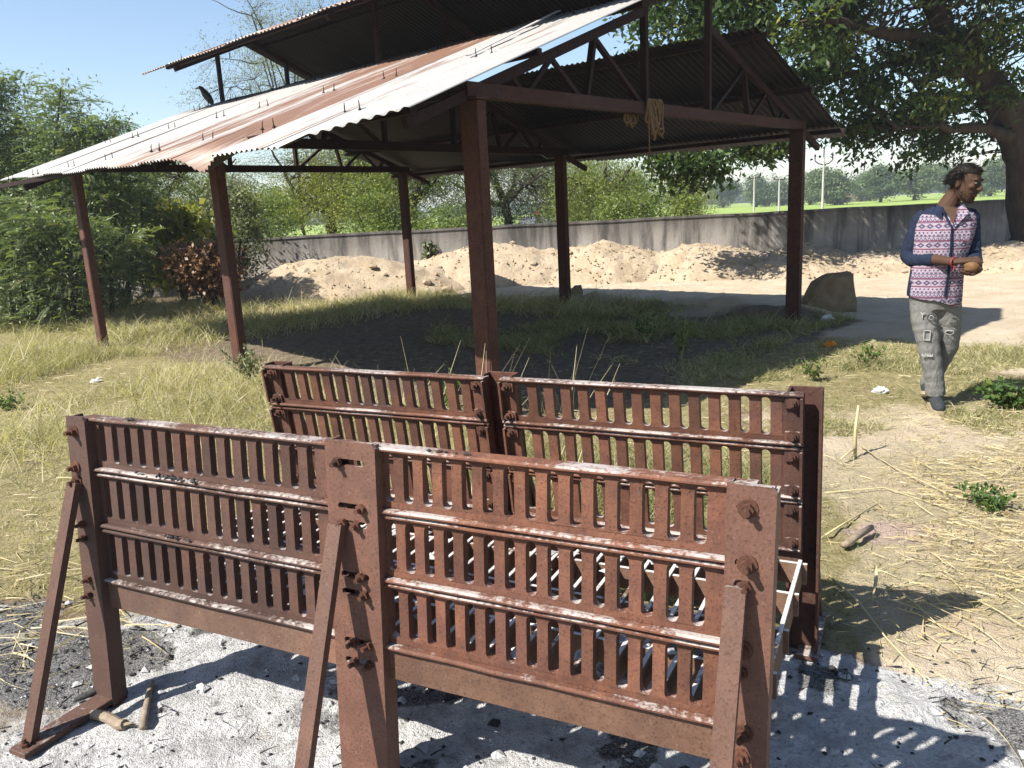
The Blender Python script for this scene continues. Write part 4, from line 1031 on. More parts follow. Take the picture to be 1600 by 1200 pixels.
bush('dry_leaf_pile', 'pile of dry brown leafy branches just left of the second shed post', 'leaf pile', 330, 470, 378, 48, 14.6, 4200, .11, .5, 'leaf_dead', 34, .5)
bush('creeper', 'small green creeper hanging down the wall face right of the fourth shed post', 'plant', 672, 420, 373, 9, 18.22, 160, .1, .7, 'leaf_grey', 35, .2, depth=.3, clump=.05)

# airy thorn trees beyond the wall
def thorn(label, px, pyt, hw, Y, n, seed, mat='leaf_acacia', lean=0., tone=.45, size=.075, pyb=None, flat=.75, name='thorn_tree', nb=5, clump=.33, lr=1., cm=1., group='thorn trees beyond the wall'):
    rg = np.random.default_rng(seed); B = at(px, 400, Y); top = at(px, pyt, Y)[2]; rx = hw*Y/F_PX
    b0 = (B[0], Y, 0); limbs = [[(B[0], Y, -.2, .2*lr), (B[0]+.1*lean, Y, top*.2, .17*lr), (B[0]+.35*lean, Y, top*.42, .14*lr)]]
    p = np.array(limbs[0][-1][:3])
    for k in range(nb+2):
        a = 6.28*k/(nb+2)+rg.uniform(-.4, .4); e = np.array([p[0]+rx*.75*math.cos(a), Y+rx*.6*math.sin(a), top*rg.uniform(.6, .92)])
        mid = p*.5+e*.5+np.array([rg.normal(0, .2), rg.normal(0, .2), .12*top*rg.normal(.3, .5)])
        limbs.append([(*p, .1*lr), (*mid, .065*lr), (*e, .02*lr)])
    bl = []
    for k in range(nb):
        a = rg.uniform(0, 6.28); q = rg.uniform(.25, .75)
        bl.append(((p[0]+rx*q*math.cos(a), Y+rx*.7*q*math.sin(a), top*rg.uniform(.42, .8)), (rx*.5, rx*.5, top*.2), int(30*cm)))
    bl.append(((p[0], Y, top*.72), (rx*.6, rx*.6, top*.26), int(46*cm)))
    bl.append(((p[0], Y, top*.42), (rx*.95, rx*.8, top*.2), int(46*cm)))
    return tree(name, label, 'tree', b0, limbs, bl, n, size, .35, mat, 'bark_dark', group, seed, clump, .4, .018*lr, tone, .22, 7)
thorn('mid green thorn tree showing between the second post and the feathery tree', 235, 195, 130, 27, 42000, 41, tone=.4)
thorn('greyish thorn tree just left of the second shed post', 350, 235, 80, 30, 26000, 42, 'leaf_grey', tone=.35)
thorn('yellow-green thorn tree with a crooked dark trunk right of the second post', 515, 205, 115, 26, 40000, 43, 'leaf_yellow', tone=.25, lean=.8)
thorn('bright green spreading thorn tree behind the fourth shed post', 650, 185, 125, 25, 52000, 44, tone=.5)
thorn('dark twiggy thorn tree behind the thick middle post', 800, 205, 110, 28, 26000, 45, 'leaf_grey', tone=.2, lean=-.4)
thorn('round green thorn tree right of the thin back post', 945, 235, 85, 27, 36000, 46, tone=.55)
thorn('dark green thorn tree directly behind the thin back post', 880, 220, 70, 30, 26000, 47, tone=.25)
thorn('very tall sparse twiggy tree whose top shows above the raised roof', 480, -65, 135, 26, 46000, 48, 'leaf_grey', tone=.6, size=.06, nb=12, clump=.2, lr=.32, cm=2.4)
thorn('yellow-leaved bushy tree on the field edge left of the far right post', 1075, 255, 40, 30, 9000, 49, 'leaf_yellow', tone=.35, nb=3)
thorn('dark thorn tree behind the tall feathery tree at the left edge', 60, 200, 150, 24, 40000, 50, tone=.25)
for k, (px, pt, lab) in enumerate(((430, 300, 'left of the crooked thorn tree'), (700, 322, 'just right of the fourth shed post'), (985, 300, 'at the right end of the thorn trees'), (1035, 292, 'below the hanging leaves of the broad-leaved tree'), (600, 296, 'just left of the fourth shed post'), (330, 330, 'behind the second shed post'), (180, 320, 'behind the first shed post'))):
    bush('low_shrub', 'low green shrub beyond the wall '+lab, 'shrub', px, 420, pt, 52, 21.5+.4*k, 7000, .085, .45, 'leaf_acacia', 500+k, .35, 'low shrubs beyond the wall', 'bark_dark', .7, .2)

# far trees across the field
far = [(1305, 262, 36, 118, 'broad pale green tree beyond the field just right of the trident pole'), (1375, 268, 30, 125, 'dark round tree beyond the field right of the broad pale tree'), (1428, 262, 36, 130, 'wide dark tree beyond the field left of the man'),
       (1182, 282, 24, 150, 'hazy tree beyond the field left of the far right post'), (1222, 285, 22, 155, 'small hazy tree beyond the field close left of the far right post'), (1265, 278, 20, 140, 'grey-green tree beyond the field left of the trident pole'), (1545, 258, 40, 130, 'broad tree beyond the field right of the man'),
       (1130, 290, 26, 170, 'faint tree far across the field under the hanging leaves'), (1480, 268, 30, 150, 'tree beyond the field behind the shoulder of the man'), (1595, 268, 26, 160, 'far tree beyond the field beside the big trunk'), (430, 305, 40, 80, 'far pale green tree left of the crooked thorn tree'), (985, 285, 26, 110, 'far bush tree right of the round thorn tree'), (1345, 282, 28, 150, 'low far tree behind the straw rick')]
for k, (px, pt, hw, Y, lab) in enumerate(far):
    pt -= 12; hw *= 1.1
    B = at(px, 320, Y); top = at(px, pt, Y)[2]; rx = hw*Y/F_PX; rgk = np.random.default_rng(200+k)
    bl = [((B[0]+rx*rgk.uniform(-.4, .4), Y+rgk.uniform(-1, 1), top*rgk.uniform(.3, .68)), (rx*.6, rx*.6, top*.32), 26) for _ in range(6)]
    tree('field_tree', lab, 'tree', (B[0], Y, 0), [[(B[0], Y, -.2, .28), (B[0]+.2, Y, top*.3, .22), (B[0]+.4, Y, top*.6, .12)]], bl, 9000, .34, .55, 'leaf_far', 'bark_dark', 'trees beyond the field', 300+k, .55, .2, .03, .25+.5*rgk.random(), .2, 6)
# the far wood line that closes the horizon
rgw = np.random.default_rng(400); C = []
for k in range(260):
    Y = rgw.uniform(330, 420); x = rgw.uniform(-.85, .95)*Y; h = rgw.uniform(3, 7); r = rgw.uniform(5, 10)
    C.append(blob_points((x, Y, h*.42), (r, r*.6, h*.58), 160, rgw, .3))
tag(leaves_obj('far_wood', np.concatenate(C), 1.7, .8, 'leaf_far', None, rgw, .1, .4), kind='stuff')

# ------------------------------------------------------------------ poles, hut, rick, rider
M['pole'] = m_simple('pole_concrete', (.5, .47, .44), (.62, .6, .57), 6, .8, .1)
def pole(px, pt, Y, label, trident=False, r=.1):
    B = at(px, 320, Y); top = at(px, pt, Y)[2]
    t = thing('utility_pole', label, 'utility pole', (B[0], Y, 0), 0, 'utility poles in the field')
    m = MB(); m.tube([(0, 0, -.3), (0, 0, top)], [r*1.15, r*.75], 8); m.build('shaft', M['pole'], t)
    m = MB(); w_ = .75
    if trident:
        m.tube([(-w_, 0, top+.1), (-w_, 0, top-.25), (-.45, 0, top-.5), (0, 0, top-.62), (.45, 0, top-.5), (w_, 0, top-.25), (w_, 0, top+.1)], .05, 6); m.tube([(0, 0, top-.05), (0, 0, top+.75)], .05, 6)
        for x, z in ((-w_, top+.16), (w_, top+.16), (0, top+.78)): m.ell((x, 0, z), (.1, .1, .13), 8, 5)
    else:
        m.box(-.6, .6, -.06, .06, top-.35, top-.25)
        for x, z in ((-.55, top-.16), (.55, top-.16)): m.ell((x, 0, z), (.08, .08, .1), 8, 5)
    m.build('crossarm', M['truss'], t)
pole(1285, 246, 70, 'tall utility pole with a trident top right of the far right shed post', True)
pole(1217, 276, 85, 'utility pole close to the left of the far right shed post')
pole(1178, 274, 95, 'utility pole standing left of the other plain pole in the field')
M['mudwall'] = m_simple('mud_wall', (.16, .12, .09), (.24, .19, .14), 3, .95)
M['thatch'] = m_simple('thatch', (.2, .16, .11), (.3, .25, .17), 3, .95)
hut = thing('field_hut', 'low thatched hut across the field behind the trident pole', 'hut', (*at(1310, 306, 150)[:2], 0))
m = MB(); m.box(-1.6, 1.6, -1.2, 1.2, 0, 1.1); m.build('wall', M['mudwall'], hut)
m = MB(); m.add([(-2, -1.6, 1.05), (2, -1.6, 1.05), (2, 1.6, 1.05), (-2, 1.6, 1.05), (-1.7, 0, 1.9), (1.7, 0, 1.9)], [(0, 1, 5, 4), (2, 3, 4, 5), (1, 2, 5), (3, 0, 4), (3, 2, 1, 0)]); m.build('roof', M['thatch'], hut)
m = MB(); P = at(1341, 306, 160); m.rings([((0, 0, -.1), 2.4, 2.0), ((0, 0, .8), 2.3, 1.9), ((0, 0, 1.6), 1.6, 1.3), ((0.1, 0, 2.2), .7, .6), ((.1, 0, 2.4), .1, .1)], 14)
o = m.build('straw_rick', M['thatch'], None, True); o.location = (P[0], P[1], 0); tag(o, 'brown straw rick across the field below the far trees', 'straw rick')
# a road and a rider beyond the wall
M['asphalt'] = m_simple('asphalt', (.12, .12, .13), (.2, .2, .21), 2, .8)
m = MB(); a = at(905, 345, 30); b = at(850, 332, 140)
m.add([(a[0]-3, 24, .03), (a[0]+2, 24, .03), (b[0]+2.5, 200, .03), (b[0]-2.5, 200, .03)], [(0, 1, 2, 3)]); tag(m.build('road', M['asphalt']), kind='structure')
P = at(841, 338, 62)
rider = thing('motorcycle', 'distant motorcycle on the road beyond the wall', 'motorcycle', (P[0], 62, .03), .25)
M['black'] = m_simple('black_rubber', (.015, .015, .016), (.03, .03, .03), 10, .6)
for yy in (-.62, .62):
    m = MB(); m.tube([(0, yy+.3*math.cos(t), .31+.3*math.sin(t)) for t in np.linspace(0, 6.283, 17)], .06, 6, False); m.build('wheel', M['black'], rider)
m = MB(); m.tube([(0, .62, .31), (0, .3, .75), (0, -.2, .72), (0, -.62, .55)], [.05, .14, .13, .08], 8); m.tube([(0, -.62, .31), (0, -.4, .95)], .04, 6); m.tube([(-.33, -.35, 1.0), (.33, -.35, 1.0)], .02, 5); m.build('body', M['black'], rider)
M['redcloth'] = m_simple('red_cloth', (.35, .04, .05), (.42, .06, .06), 8, .8)
per = thing('person', 'distant motorcyclist in a red shirt on the road beyond the wall', 'person', (P[0], 62, .03), .25)
M['skin'] = m_simple('skin', (.08, .044, .03), (.11, .061, .041), 9, .7, .08, .004, .12)
m = MB(); m.ell((0, -.02, 1.56), (.1, .12, .14)); m.tube([(0, .05, 1.4), (0, 0, 1.5)], .06, 8); m.tube([(.1, .15, .78), (.17, -.15, .72), (.17, -.1, .3)], [.09, .08, .06], 7); m.tube([(-.1, .15, .78), (-.17, -.15, .72), (-.17, -.1, .3)], [.09, .08, .06], 7); m.build('body', M['skin'], per, True)
m = MB(); m.tube([(0, .16, .78), (0, .15, 1.1), (0, .08, 1.35), (0, .04, 1.44)], [.17, .18, .2, .08], 10); m.tube([(.2, .08, 1.34), (.32, -.05, 1.1), (.3, -.33, 1.03)], .055, 7); m.tube([(-.2, .08, 1.34), (-.32, -.05, 1.1), (-.3, -.33, 1.03)], .055, 7); m.build('shirt', M['redcloth'], per, True)

# ------------------------------------------------------------------ weeds and litter
def weed(label, px, py, h, n, seed, size=.05, spread=.2, tone=.5, mat='weed', cat='weed', name='weed'):
    P = gp(px, py); z = float(gh(P[0], P[1])); rg = np.random.default_rng(seed); t = thing(name, label, cat, (P[0], P[1], z))
    m = MB(); C = []
    for k in range(9):
        a = rg.uniform(0, 6.28); r = spread*rg.uniform(.2, 1); e = np.array([r*math.cos(a), r*math.sin(a), h*rg.uniform(.5, 1)])
        m.tube([(0, 0, -.02), tuple(e*.5+np.array([0, 0, h*.1])), tuple(e)], [.004, .003, .0015], 4)
        for _ in range(n//9):
            s_ = rg.uniform(.25, 1.05); C.append(e*s_+rg.normal(0, size*.6, 3)*np.array([1, 1, .6])+np.array([0, 0, .01]))
    m.build('stem', M['weed'] if False else M['stalk'], t); leaves_obj('foliage', np.array(C), size, .5, mat, t, rg, .2, tone)
    return t
weed('leafy green weed at the right edge below the feet of the man', 1588, 640, .26, 420, 1, .06, .26, .5)
weed('low tuft of green weed right of the straw by the right edge', 1552, 792, .1, 420, 2, .03, .16, .35)
weed('small bright green plant at the edge of the shed shadow left of the man', 1352, 572, .2, 160, 3, .045, .16, .8)
weed('small bushy weed behind the back right corner of the stand', 1268, 592, .2, 160, 4, .04, .14, .75)
weed('tall pale weed growing in the shade under the shed', 1065, 560, .42, 160, 5, .05, .15, .8)
weed('weed with pale leaves in the shade behind the back wall of the stand', 1010, 535, .35, 180, 6, .05, .2, .3)
weed('dusty weed at the foot of the second shed post', 392, 600, .42, 420, 7, .04, .26, .2, 'leaf_grey')
weed('green weed behind the left half of the back grille', 700, 640, .3, 260, 8, .05, .22, .5)
weed('low green weed among dry grass at the left edge', 14, 640, .14, 160, 9, .05, .16, .7)
M['plastic'] = m_simple('white_plastic', (.72, .72, .72), (.85, .85, .86), 20, .4, .3, .006)
M['marigold'] = m_simple('marigold', (.7, .2, .01), (.85, .3, .02), 60, .7, .4, .006)
def litter(name, label, cat, px, py, s_, mat, seed):
    P = gp(px, py); z = float(gh(P[0], P[1])); rr = random.Random(seed); m = MB(); m.ell((0, 0, 0), (s_, s_*.7, s_*.5), 10, 7)
    m.v = [(x*(1+rr.uniform(-.25, .25)), y*(1+rr.uniform(-.25, .25)), zz*(1+rr.uniform(-.4, .4))) for x, y, zz in m.v]
    o = m.build(name, M[mat]); o.location = (P[0], P[1], z+s_*.3); tag(o, label, cat)
litter('plastic_litter', 'crumpled white plastic bag in the shade right of the far right post', 'litter', 1293, 502, .085, 'plastic', 1)
litter('stone', 'small white stone in the dry grass left of the second post', 'stone', 151, 598, .06, 'plastic', 2)
litter('marigold_flowers', 'orange marigold flowers dropped in the shed shadow', 'flowers', 1297, 541, .07, 'marigold', 3)
litter('paper_scrap', 'scrap of white paper on the grass below the edge of the shed shadow', 'litter', 1375, 612, .06, 'plastic', 4)

# ------------------------------------------------------------------ the man
MP = gp(1468, 638)
MROT = -math.atan2(MP[0], MP[1])
man = thing('person', 'man in patterned navy shirt and ripped grey jeans looking to his side with hands together', 'person', (MP[0], MP[1], 0), MROT)
def remesh(m, vox, name, mat, parent, smooth_it=4):
    me = m.mesh(name+'_raw', None); o = link(name+'_raw', me)
    md = o.modifiers.new('r', 'REMESH'); md.mode = 'VOXEL'; md.voxel_size = vox; md.use_smooth_shade = True
    sm_ = o.modifiers.new('s', 'SMOOTH'); sm_.iterations = smooth_it; sm_.factor = .5
    dg = bpy.context.evaluated_depsgraph_get(); dg.update()
    me2 = bpy.data.meshes.new_from_object(o.evaluated_get(dg)); me2.name = name
    bpy.data.objects.remove(o); bpy.data.meshes.remove(me)
    me2.materials.clear()
    for q in (mat if isinstance(mat, list) else [mat]): me2.materials.append(q)
    me2.polygons.foreach_set('use_smooth', [True]*len(me2.polygons))
    return link(name, me2, parent)
# local axes: x to the right of the picture, y away from the camera, z up
HC = Vector((.06, -.032, 1.533)); HROT = (Matrix.Rotation(R_(66), 3, 'Z') @ Matrix.Rotation(R_(14), 3, 'X') @ Matrix.Rotation(R_(3), 3, 'Y'))   # face turned to picture right, chin down
def H(*p): return tuple(HC + HROT @ Vector(p[0] if len(p) == 1 else p))
b = MB(H)
prof = [(-.118, .022, .072, -.03), (-.108, .036, .082, -.005), (-.088, .048, .087, .03), (-.06, .057, .089, .062), (-.03, .064, .09, .08), (0, .069, .088, .092), (.035, .073, .088, .098), (.068, .070, .078, .092), (.092, .056, .056, .075), (.108, .033, .028, .045), (.114, .01, .006, .015)]
b.rings([((0, (bk-fr)/2, z), hw, (bk+fr)/2, .92) for z, hw, fr, bk in prof], 20)
b.tube([(0, -.082, .022), (0, -.097, .0), (0, -.112, -.022), (0, -.098, -.033)], [.008, .011, .015, .01], 8)
for s_ in (-1, 1):
    b.ell((s_*.012, -.096, -.026), (.009, .011, .008)); b.ell((s_*.032, -.08, .034), (.026, .014, .009)); b.ell((s_*.04, -.066, -.012), (.022, .022, .018))
    b.ell((s_*.075, .012, -.006), (.009, .02, .032)); b.ell((s_*.033, -.074, .012), (.016, .012, .009))
b.ell((0, -.088, -.056), (.024, .012, .007)); b.ell((0, -.086, -.068), (.02, .012, .0075)); b.ell((0, -.075, -.1), (.024, .014, .014))
b.fn = None
b.tube([(-.035, .015, 1.33), (-.03, .01, 1.39), (-.005, .0, 1.44), tuple(HC+Vector((-.025, .025, -.03)))], [.085, .066, .056, .058], 14)
# arms, torso core and legs (hidden under the clothes except hands, forearms and chest)
b.rings([((-.075, .0, .78), .15, .1), ((-.065, 0, .95), .145, .1), ((-.05, 0, 1.1), .155, .105), ((-.04, 0, 1.22), .165, .105), ((-.035, 0, 1.32), .15, .085), ((-.033, 0, 1.375), .075, .06)], 20)
RE, RW = (-.245, .02, 1.06), (.03, -.215, 1.035); LE, LW = (.136, .05, 1.06), (.165, -.165, 1.0)
b.tube([(-.175, 0, 1.3), RE, tuple(Vector(RE)*.55+Vector(RW)*.45), RW], [.05, .042, .04, .027], 12)
b.tube([(.1, .03, 1.29), (.12, .045, 1.18), LE, tuple(Vector(LE)*.5+Vector(LW)*.5), LW], [.036, .038, .038, .036, .027], 12)
b.tube([(-.15, 0, .8), (-.09, -.03, .44), (-.035, -.005, .06)], [.075, .05, .036], 12); b.tube([(.0, 0, .8), (.03, .07, .44), (-.075, .21, .09)], [.075, .05, .036], 12)
# the right hand lies over the ball, the left one holds it from below
BALL = Vector((.128, -.245, 1.005))
def hand(wr, d, nrm, sgn, curl):
    d = Vector(d).normalized(); nrm = (Vector(nrm)-d*d.dot(Vector(nrm))).normalized(); sd_ = d.cross(nrm)
    wr = Vector(wr)
    b.tube([wr-d*.02, wr+d*.02, wr+d*.055, wr+d*.085], [.026, .031, .037, .034], 12, True, .55) if False else None
    for k in range(4):                                            # palm: four rays side by side
        o_ = sd_*((k-1.5)*.0185)
        b.tube([wr+o_*.5-d*.012, wr+o_*.9+d*.035, wr+o_+d*.085], [.0155, .0145, .0118], 8)
        L_ = (.068, .078, .074, .058)[k]; p = wr+o_+d*.083; dd = d.copy(); pts = [p]; 
        for j, f in enumerate((.42, .33, .25)):
            dd = (dd*math.cos(curl[j])-nrm*math.sin(curl[j])).normalized(); p = p+dd*L_*f; pts.append(p)
        b.tube([pts[0]-d*.012]+pts, [.0098, .0095, .0088, .008, .0062], 8)
    o_ = sd_*sgn*.026; p = wr+o_+d*.02
    td = (d*.75+sd_*sgn*.6-nrm*.45).normalized()
    b.tube([wr+o_*.4+d*.0, p+td*.018, p+td*.045, p+(td*.07-nrm*.01), p+(td*.085-nrm*.018+d*.006)], [.015, .013, .011, .0095, .007], 8)
hand((.04, -.225, 1.04), (1, -.1, .12), (0, -.25, 1), -1, (.18, .4, .45))
hand((.165, -.185, .985), (-.55, -.72, -.25), (-.1, .15, -1), 1, (.2, .6, .7))
body = remesh(b, .0052, 'body', M['skin'], man, 3)
# eyes
M['eye'] = m_simple('eye_white', (.3, .27, .25), (.34, .31, .28), 5, .3, 0); M['iris'] = m_simple('iris', (.01, .008, .006), (.02, .012, .01), 5, .2, 0)
for s_ in (-1, 1):
    m = MB(H); m.ell((s_*.033, -.083, .012), (.011, .006, .0052), 10, 6); m.build('eye', M['eye'], man, True)
    m = MB(H); m.ell((s_*.033, -.0875, .0115), (.0052, .003, .0046), 8, 6); m.build('iris', M['iris'], man, True)
# hair: a cap plus many strands; stubble and moustache
M['hair'] = m_simple('black_hair', (.008, .007, .006), (.022, .017, .014), 90, .6, .5, .004, .12)
m = MB(H); hz = lambda t: 0
caps = []
for z, hw, fr, bk in prof[2:]:
    if z < -.04: continue
    fr2 = fr+.008 if z > .06 else max(-.03, -.03+(z+.04)*.2) if z < .045 else .06
    caps.append(((0, (bk+.006-fr2)/2, z+(.008 if z > .09 else 0)), hw+.005, (bk+.006+fr2)/2, .95))
m.rings(caps, 24)
rgh = np.random.default_rng(9)
hair = remesh(m, .007, 'hair', M['hair'], man, 3)
n = 4200; th = rgh.uniform(0, 2*np.pi, n); ph = np.arccos(rgh.uniform(-.25, 1, n))
px_ = np.sin(ph)*np.cos(th); py_ = np.sin(ph)*np.sin(th); pz_ = np.cos(ph)
k = (pz_ > .42+.25*(py_ < 0)) | ((py_ > .1) & (pz_ > -.32)) | ((pz_ > .1) & (np.abs(px_) > .75) & (py_ > -.25))
px_, py_, pz_ = px_[k], py_[k], pz_[k]; n = len(px_)
P = np.stack([px_*.082, py_*.1+.008, pz_*.115+.008], 1)
D = np.stack([px_*.5+rgh.normal(0, .3, n), py_*.4-.45*(pz_ > .5)+rgh.normal(0, .3, n)+.25*(pz_ < .3), pz_*.45-.35+rgh.normal(0, .25, n)], 1); D = unit(D)
Pm = np.array([H(q) for q in P]); Dm = D @ np.array(HROT).T
Vv, Ff, sg = ribbons(Pm-Dm*.006, Dm, rgh.uniform(.018, .05, n), np.full(n, .003), np.zeros((n, 3))+np.array([0, 0, -.15]), rgh, 2)
tag(link('hair_strands', np_mesh('hair_strands', Vv, Ff, M['hair']), man), kind='stuff')
m = MB(H)
m.tube([(-.03, -.083, -.05), (-.015, -.096, -.043), (0, -.1, -.042), (.015, -.096, -.043), (.03, -.083, -.05)], [.003, .0055, .005, .0055, .003], 6)
for s_ in (-1, 1): m.tube([(s_*.05, -.068, .033), (s_*.034, -.089, .041), (s_*.014, -.092, .036)], [.003, .0045, .003], 6)
o = m.build('moustache_and_brows', M['hair'], man); tag(o, kind='stuff')
n = 1100; u_ = rgh.uniform(-1, 1, n); zz = rgh.uniform(-.112, -.045, n)
fr = np.interp(zz, [q[0] for q in prof], [q[2] for q in prof]); hw = np.interp(zz, [q[0] for q in prof], [q[1] for q in prof]); bk = np.interp(zz, [q[0] for q in prof], [q[3] for q in prof])
ang = u_*1.75; Pb = np.stack([np.sin(ang)*hw*1.01, (bk-fr)/2-np.cos(ang)*(fr+bk)/2*1.01, zz], 1)
Pb = np.array([H(q) for q in Pb]); Db = unit(rgh.normal(size=(n, 3))+np.array([0, 0, -1.]))
Vv, Ff, sg = ribbons(Pb, Db, np.full(n, .009), np.full(n, .0022), np.zeros((n, 3)), rgh, 1)
tag(link('stubble', np_mesh('stubble', Vv, Ff, M['hair']), man), kind='stuff')

# clothes
def m_cloth(name, c, c2, sc=300):
    t = NT(name); n1 = t.noise(sc, 2, .5); n2 = t.noise(9, 4, .6)
    col = t.mix(n1, c, c2); col = t.mix(t.math('MULTIPLY', n2, .5), col, tuple(x*.6 for x in c))
    t.bump(t.math('ADD', t.noise(13, 4, .6, t.mapv(t.pos(), (1, 1, .5))), t.math('MULTIPLY', n1, .12)), 1., .035)
    return t.done(col, .85, .15)
M['navy'] = m_cloth('navy_cloth', (.018, .027, .06), (.028, .042, .088))
M['denim'] = m_cloth('grey_denim', (.2, .2, .19), (.34, .34, .32), 260)
def m_print():
    t = NT('printed_cloth'); o = t.obj(); s_ = t.n.new('ShaderNodeSeparateXYZ'); t.L(o, s_.inputs[0])
    x = t.math('MULTIPLY', s_.outputs[0], 1/.025); zc = s_.outputs[2]
    zz = t.math('MULTIPLY', t.math('ADD', zc, t.math('MULTIPLY', t.noise(6, 2), .012)), 1/.125)
    fz = t.math('FRACT', zz)
    fx = t.math('ABSOLUTE', t.math('SUBTRACT', t.math('FRACT', x), .5))            # 0..0.5
    fx2 = t.math('ABSOLUTE', t.math('SUBTRACT', t.math('FRACT', t.math('MULTIPLY', x, .5)), .5))
    def band(a, b_): return t.math('MULTIPLY', t.math('GREATER_THAN', fz, a), t.math('LESS_THAN', fz, b_))
    def loc(a, b_): return t.math('DIVIDE', t.math('SUBTRACT', fz, a), b_-a)
    white, navy, mar = (.43, .36, .42), (.07, .055, .12), (.18, .04, .08)
    col = white
    # rows of lozenges, zigzags, stripes
    l1 = t.math('ADD', t.math('ABSOLUTE', t.math('SUBTRACT', loc(.02, .30), .5)), t.math('MULTIPLY', fx2, 1.05))
    loz = t.math('MULTIPLY', t.math('GREATER_THAN', l1, .17), t.math('LESS_THAN', l1, .5))
    l2 = t.math('SUBTRACT', loc(.42, .58), t.math('MULTIPLY', fx, 2.)); zig = t.math('MULTIPLY', t.math('GREATER_THAN', l2, -.35), t.math('LESS_THAN', l2, .1))
    dots = t.math('LESS_THAN', t.math('ADD', t.math('MULTIPLY', t.math('ABSOLUTE', t.math('SUBTRACT', loc(.74, .90), .5)), 1.), t.math('MULTIPLY', fx, 1.3)), .38)
    col = t.mix(t.math('MULTIPLY', loz, band(.02, .30)), col, navy)
    col = t.mix(band(.32, .35), col, navy); col = t.mix(band(.36, .43), col, mar)
    col = t.mix(t.math('MULTIPLY', zig, band(.42, .58)), col, navy)
    col = t.mix(band(.60, .63), col, navy); col = t.mix(t.math('MULTIPLY', band(.64, .72), t.math('GREATER_THAN', fx, .22)), col, navy)
    col = t.mix(t.math('MULTIPLY', dots, band(.74, .90)), col, navy); col = t.mix(band(.92, .99), col, mar)
    n2 = t.noise(11, 4, .6, t.mapv(t.pos(), (1, 1, .55))); t.bump(n2, 1., .035)
    col = t.mix(t.math('MULTIPLY', t.noise(5, 4), .35), col, (.2, .17, .25))
    return t.done(col, .9, .1)
M['print'] = m_print()
b = MB()
sh = [((-.082, .0, .765), .168, .128), ((-.08, .0, .80), .172, .13), ((-.078, 0, .88), .168, .126), ((-.07, 0, .97), .163, .12), ((-.06, 0, 1.06), .166, .12), ((-.05, 0, 1.15), .178, .122), ((-.042, 0, 1.23), .186, .12), ((-.038, 0, 1.3), .186, .106), ((-.036, .0, 1.345), .165, .088), ((-.034, .005, 1.375), .12, .074), ((-.033, .008, 1.395), .082, .066)]
Vs = []; Fs = []; n = 40
shp = []
for i, (c, a, d_) in enumerate(sh):
    for k in range(n):
        t = 2*math.pi*k/n; z = c[2]
        fold = 1+.03*math.sin(5*t+z*9)*max(0, (1.2-z))*2 + .025*float(vnoise(math.cos(t)*3+z*7, math.sin(t)*3+z*5, 4)-.5)
        x = c[0]+a*fold*math.copysign(abs(math.cos(t))**.92, math.cos(t)); y = c[1]+d_*fold*math.copysign(abs(math.sin(t))**.92, math.sin(t))
        zz = z - (.055*max(0, (x+.06)/.16) - .03*max(0, (-x-.1)/.16))*max(0, 1-(z-.765)/.2)
        if z > 1.33 and y < 0: zz -= .025*max(0, -math.sin(t))**4*(z-1.33)/.06*1.5
        Vs.append((x, y, zz))
for i in range(len(sh)-1):
    for k in range(n): Fs.append((i*n+k, i*n+(k+1) % n, (i+1)*n+(k+1) % n, (i+1)*n+k))
m = MB(); m.add(Vs, Fs); me = m.mesh('shirt', M['print'], True); me.materials.append(M['navy'])
for p in me.polygons:
    c = p.center
    if c.y > -.01 or c.z > 1.335 or c.x < -.225+0*c.z: p.material_index = 1
shirt = link('shirt', me, man); so2 = shirt.modifiers.new('thickness', 'SOLIDIFY'); so2.thickness = .003; so2.offset = -1
su = shirt.modifiers.new('sub', 'SUBSURF'); su.levels = 1; su.render_levels = 1
# open neck: skin wedge, collar leaves, placket, pocket
m = MB(); m.add([(-.045, -.082, 1.372), (.03, -.082, 1.372), (.008, -.112, 1.27)], [(0, 2, 1)]); m.v += [(-.045, -.078, 1.372), (.03, -.078, 1.372), (.008, -.108, 1.27)]; m.f += [(3, 4, 5), (0, 3, 5, 2), (1, 2, 5, 4), (0, 1, 4, 3)]
m.build('bare_chest', M['skin'], man)
def leafc(pts, mat, name):
    m = MB(); q = len(pts); m.add(list(pts)+[(x, y+.006, z) for x, y, z in pts], [tuple(range(q))[::-1], tuple(range(q, 2*q))]+[(i, (i+1) % q, (i+1) % q+q, i+q) for i in range(q)]); return m.build(name, mat, man)
leafc([(-.1, -.05, 1.405), (-.06, -.088, 1.385), (-.058, -.112, 1.305), (-.1, -.1, 1.34)], M['navy'], 'collar')
leafc([(.028, -.084, 1.385), (.062, -.05, 1.4), (.095, -.1, 1.345), (.012, -.127, 1.245)], M['print'], 'lapel')
m = MB(); m.tube([(-.062, -.098, 1.385), (-.035, -.11, 1.32), (.004, -.1265, 1.25), (.006, -.128, 1.1), (.0, -.128, .95), (-.01, -.133, .8)], [.009, .01, .011, .012, .012, .012], 6, True, .35); m.build('placket', M['navy'], man)
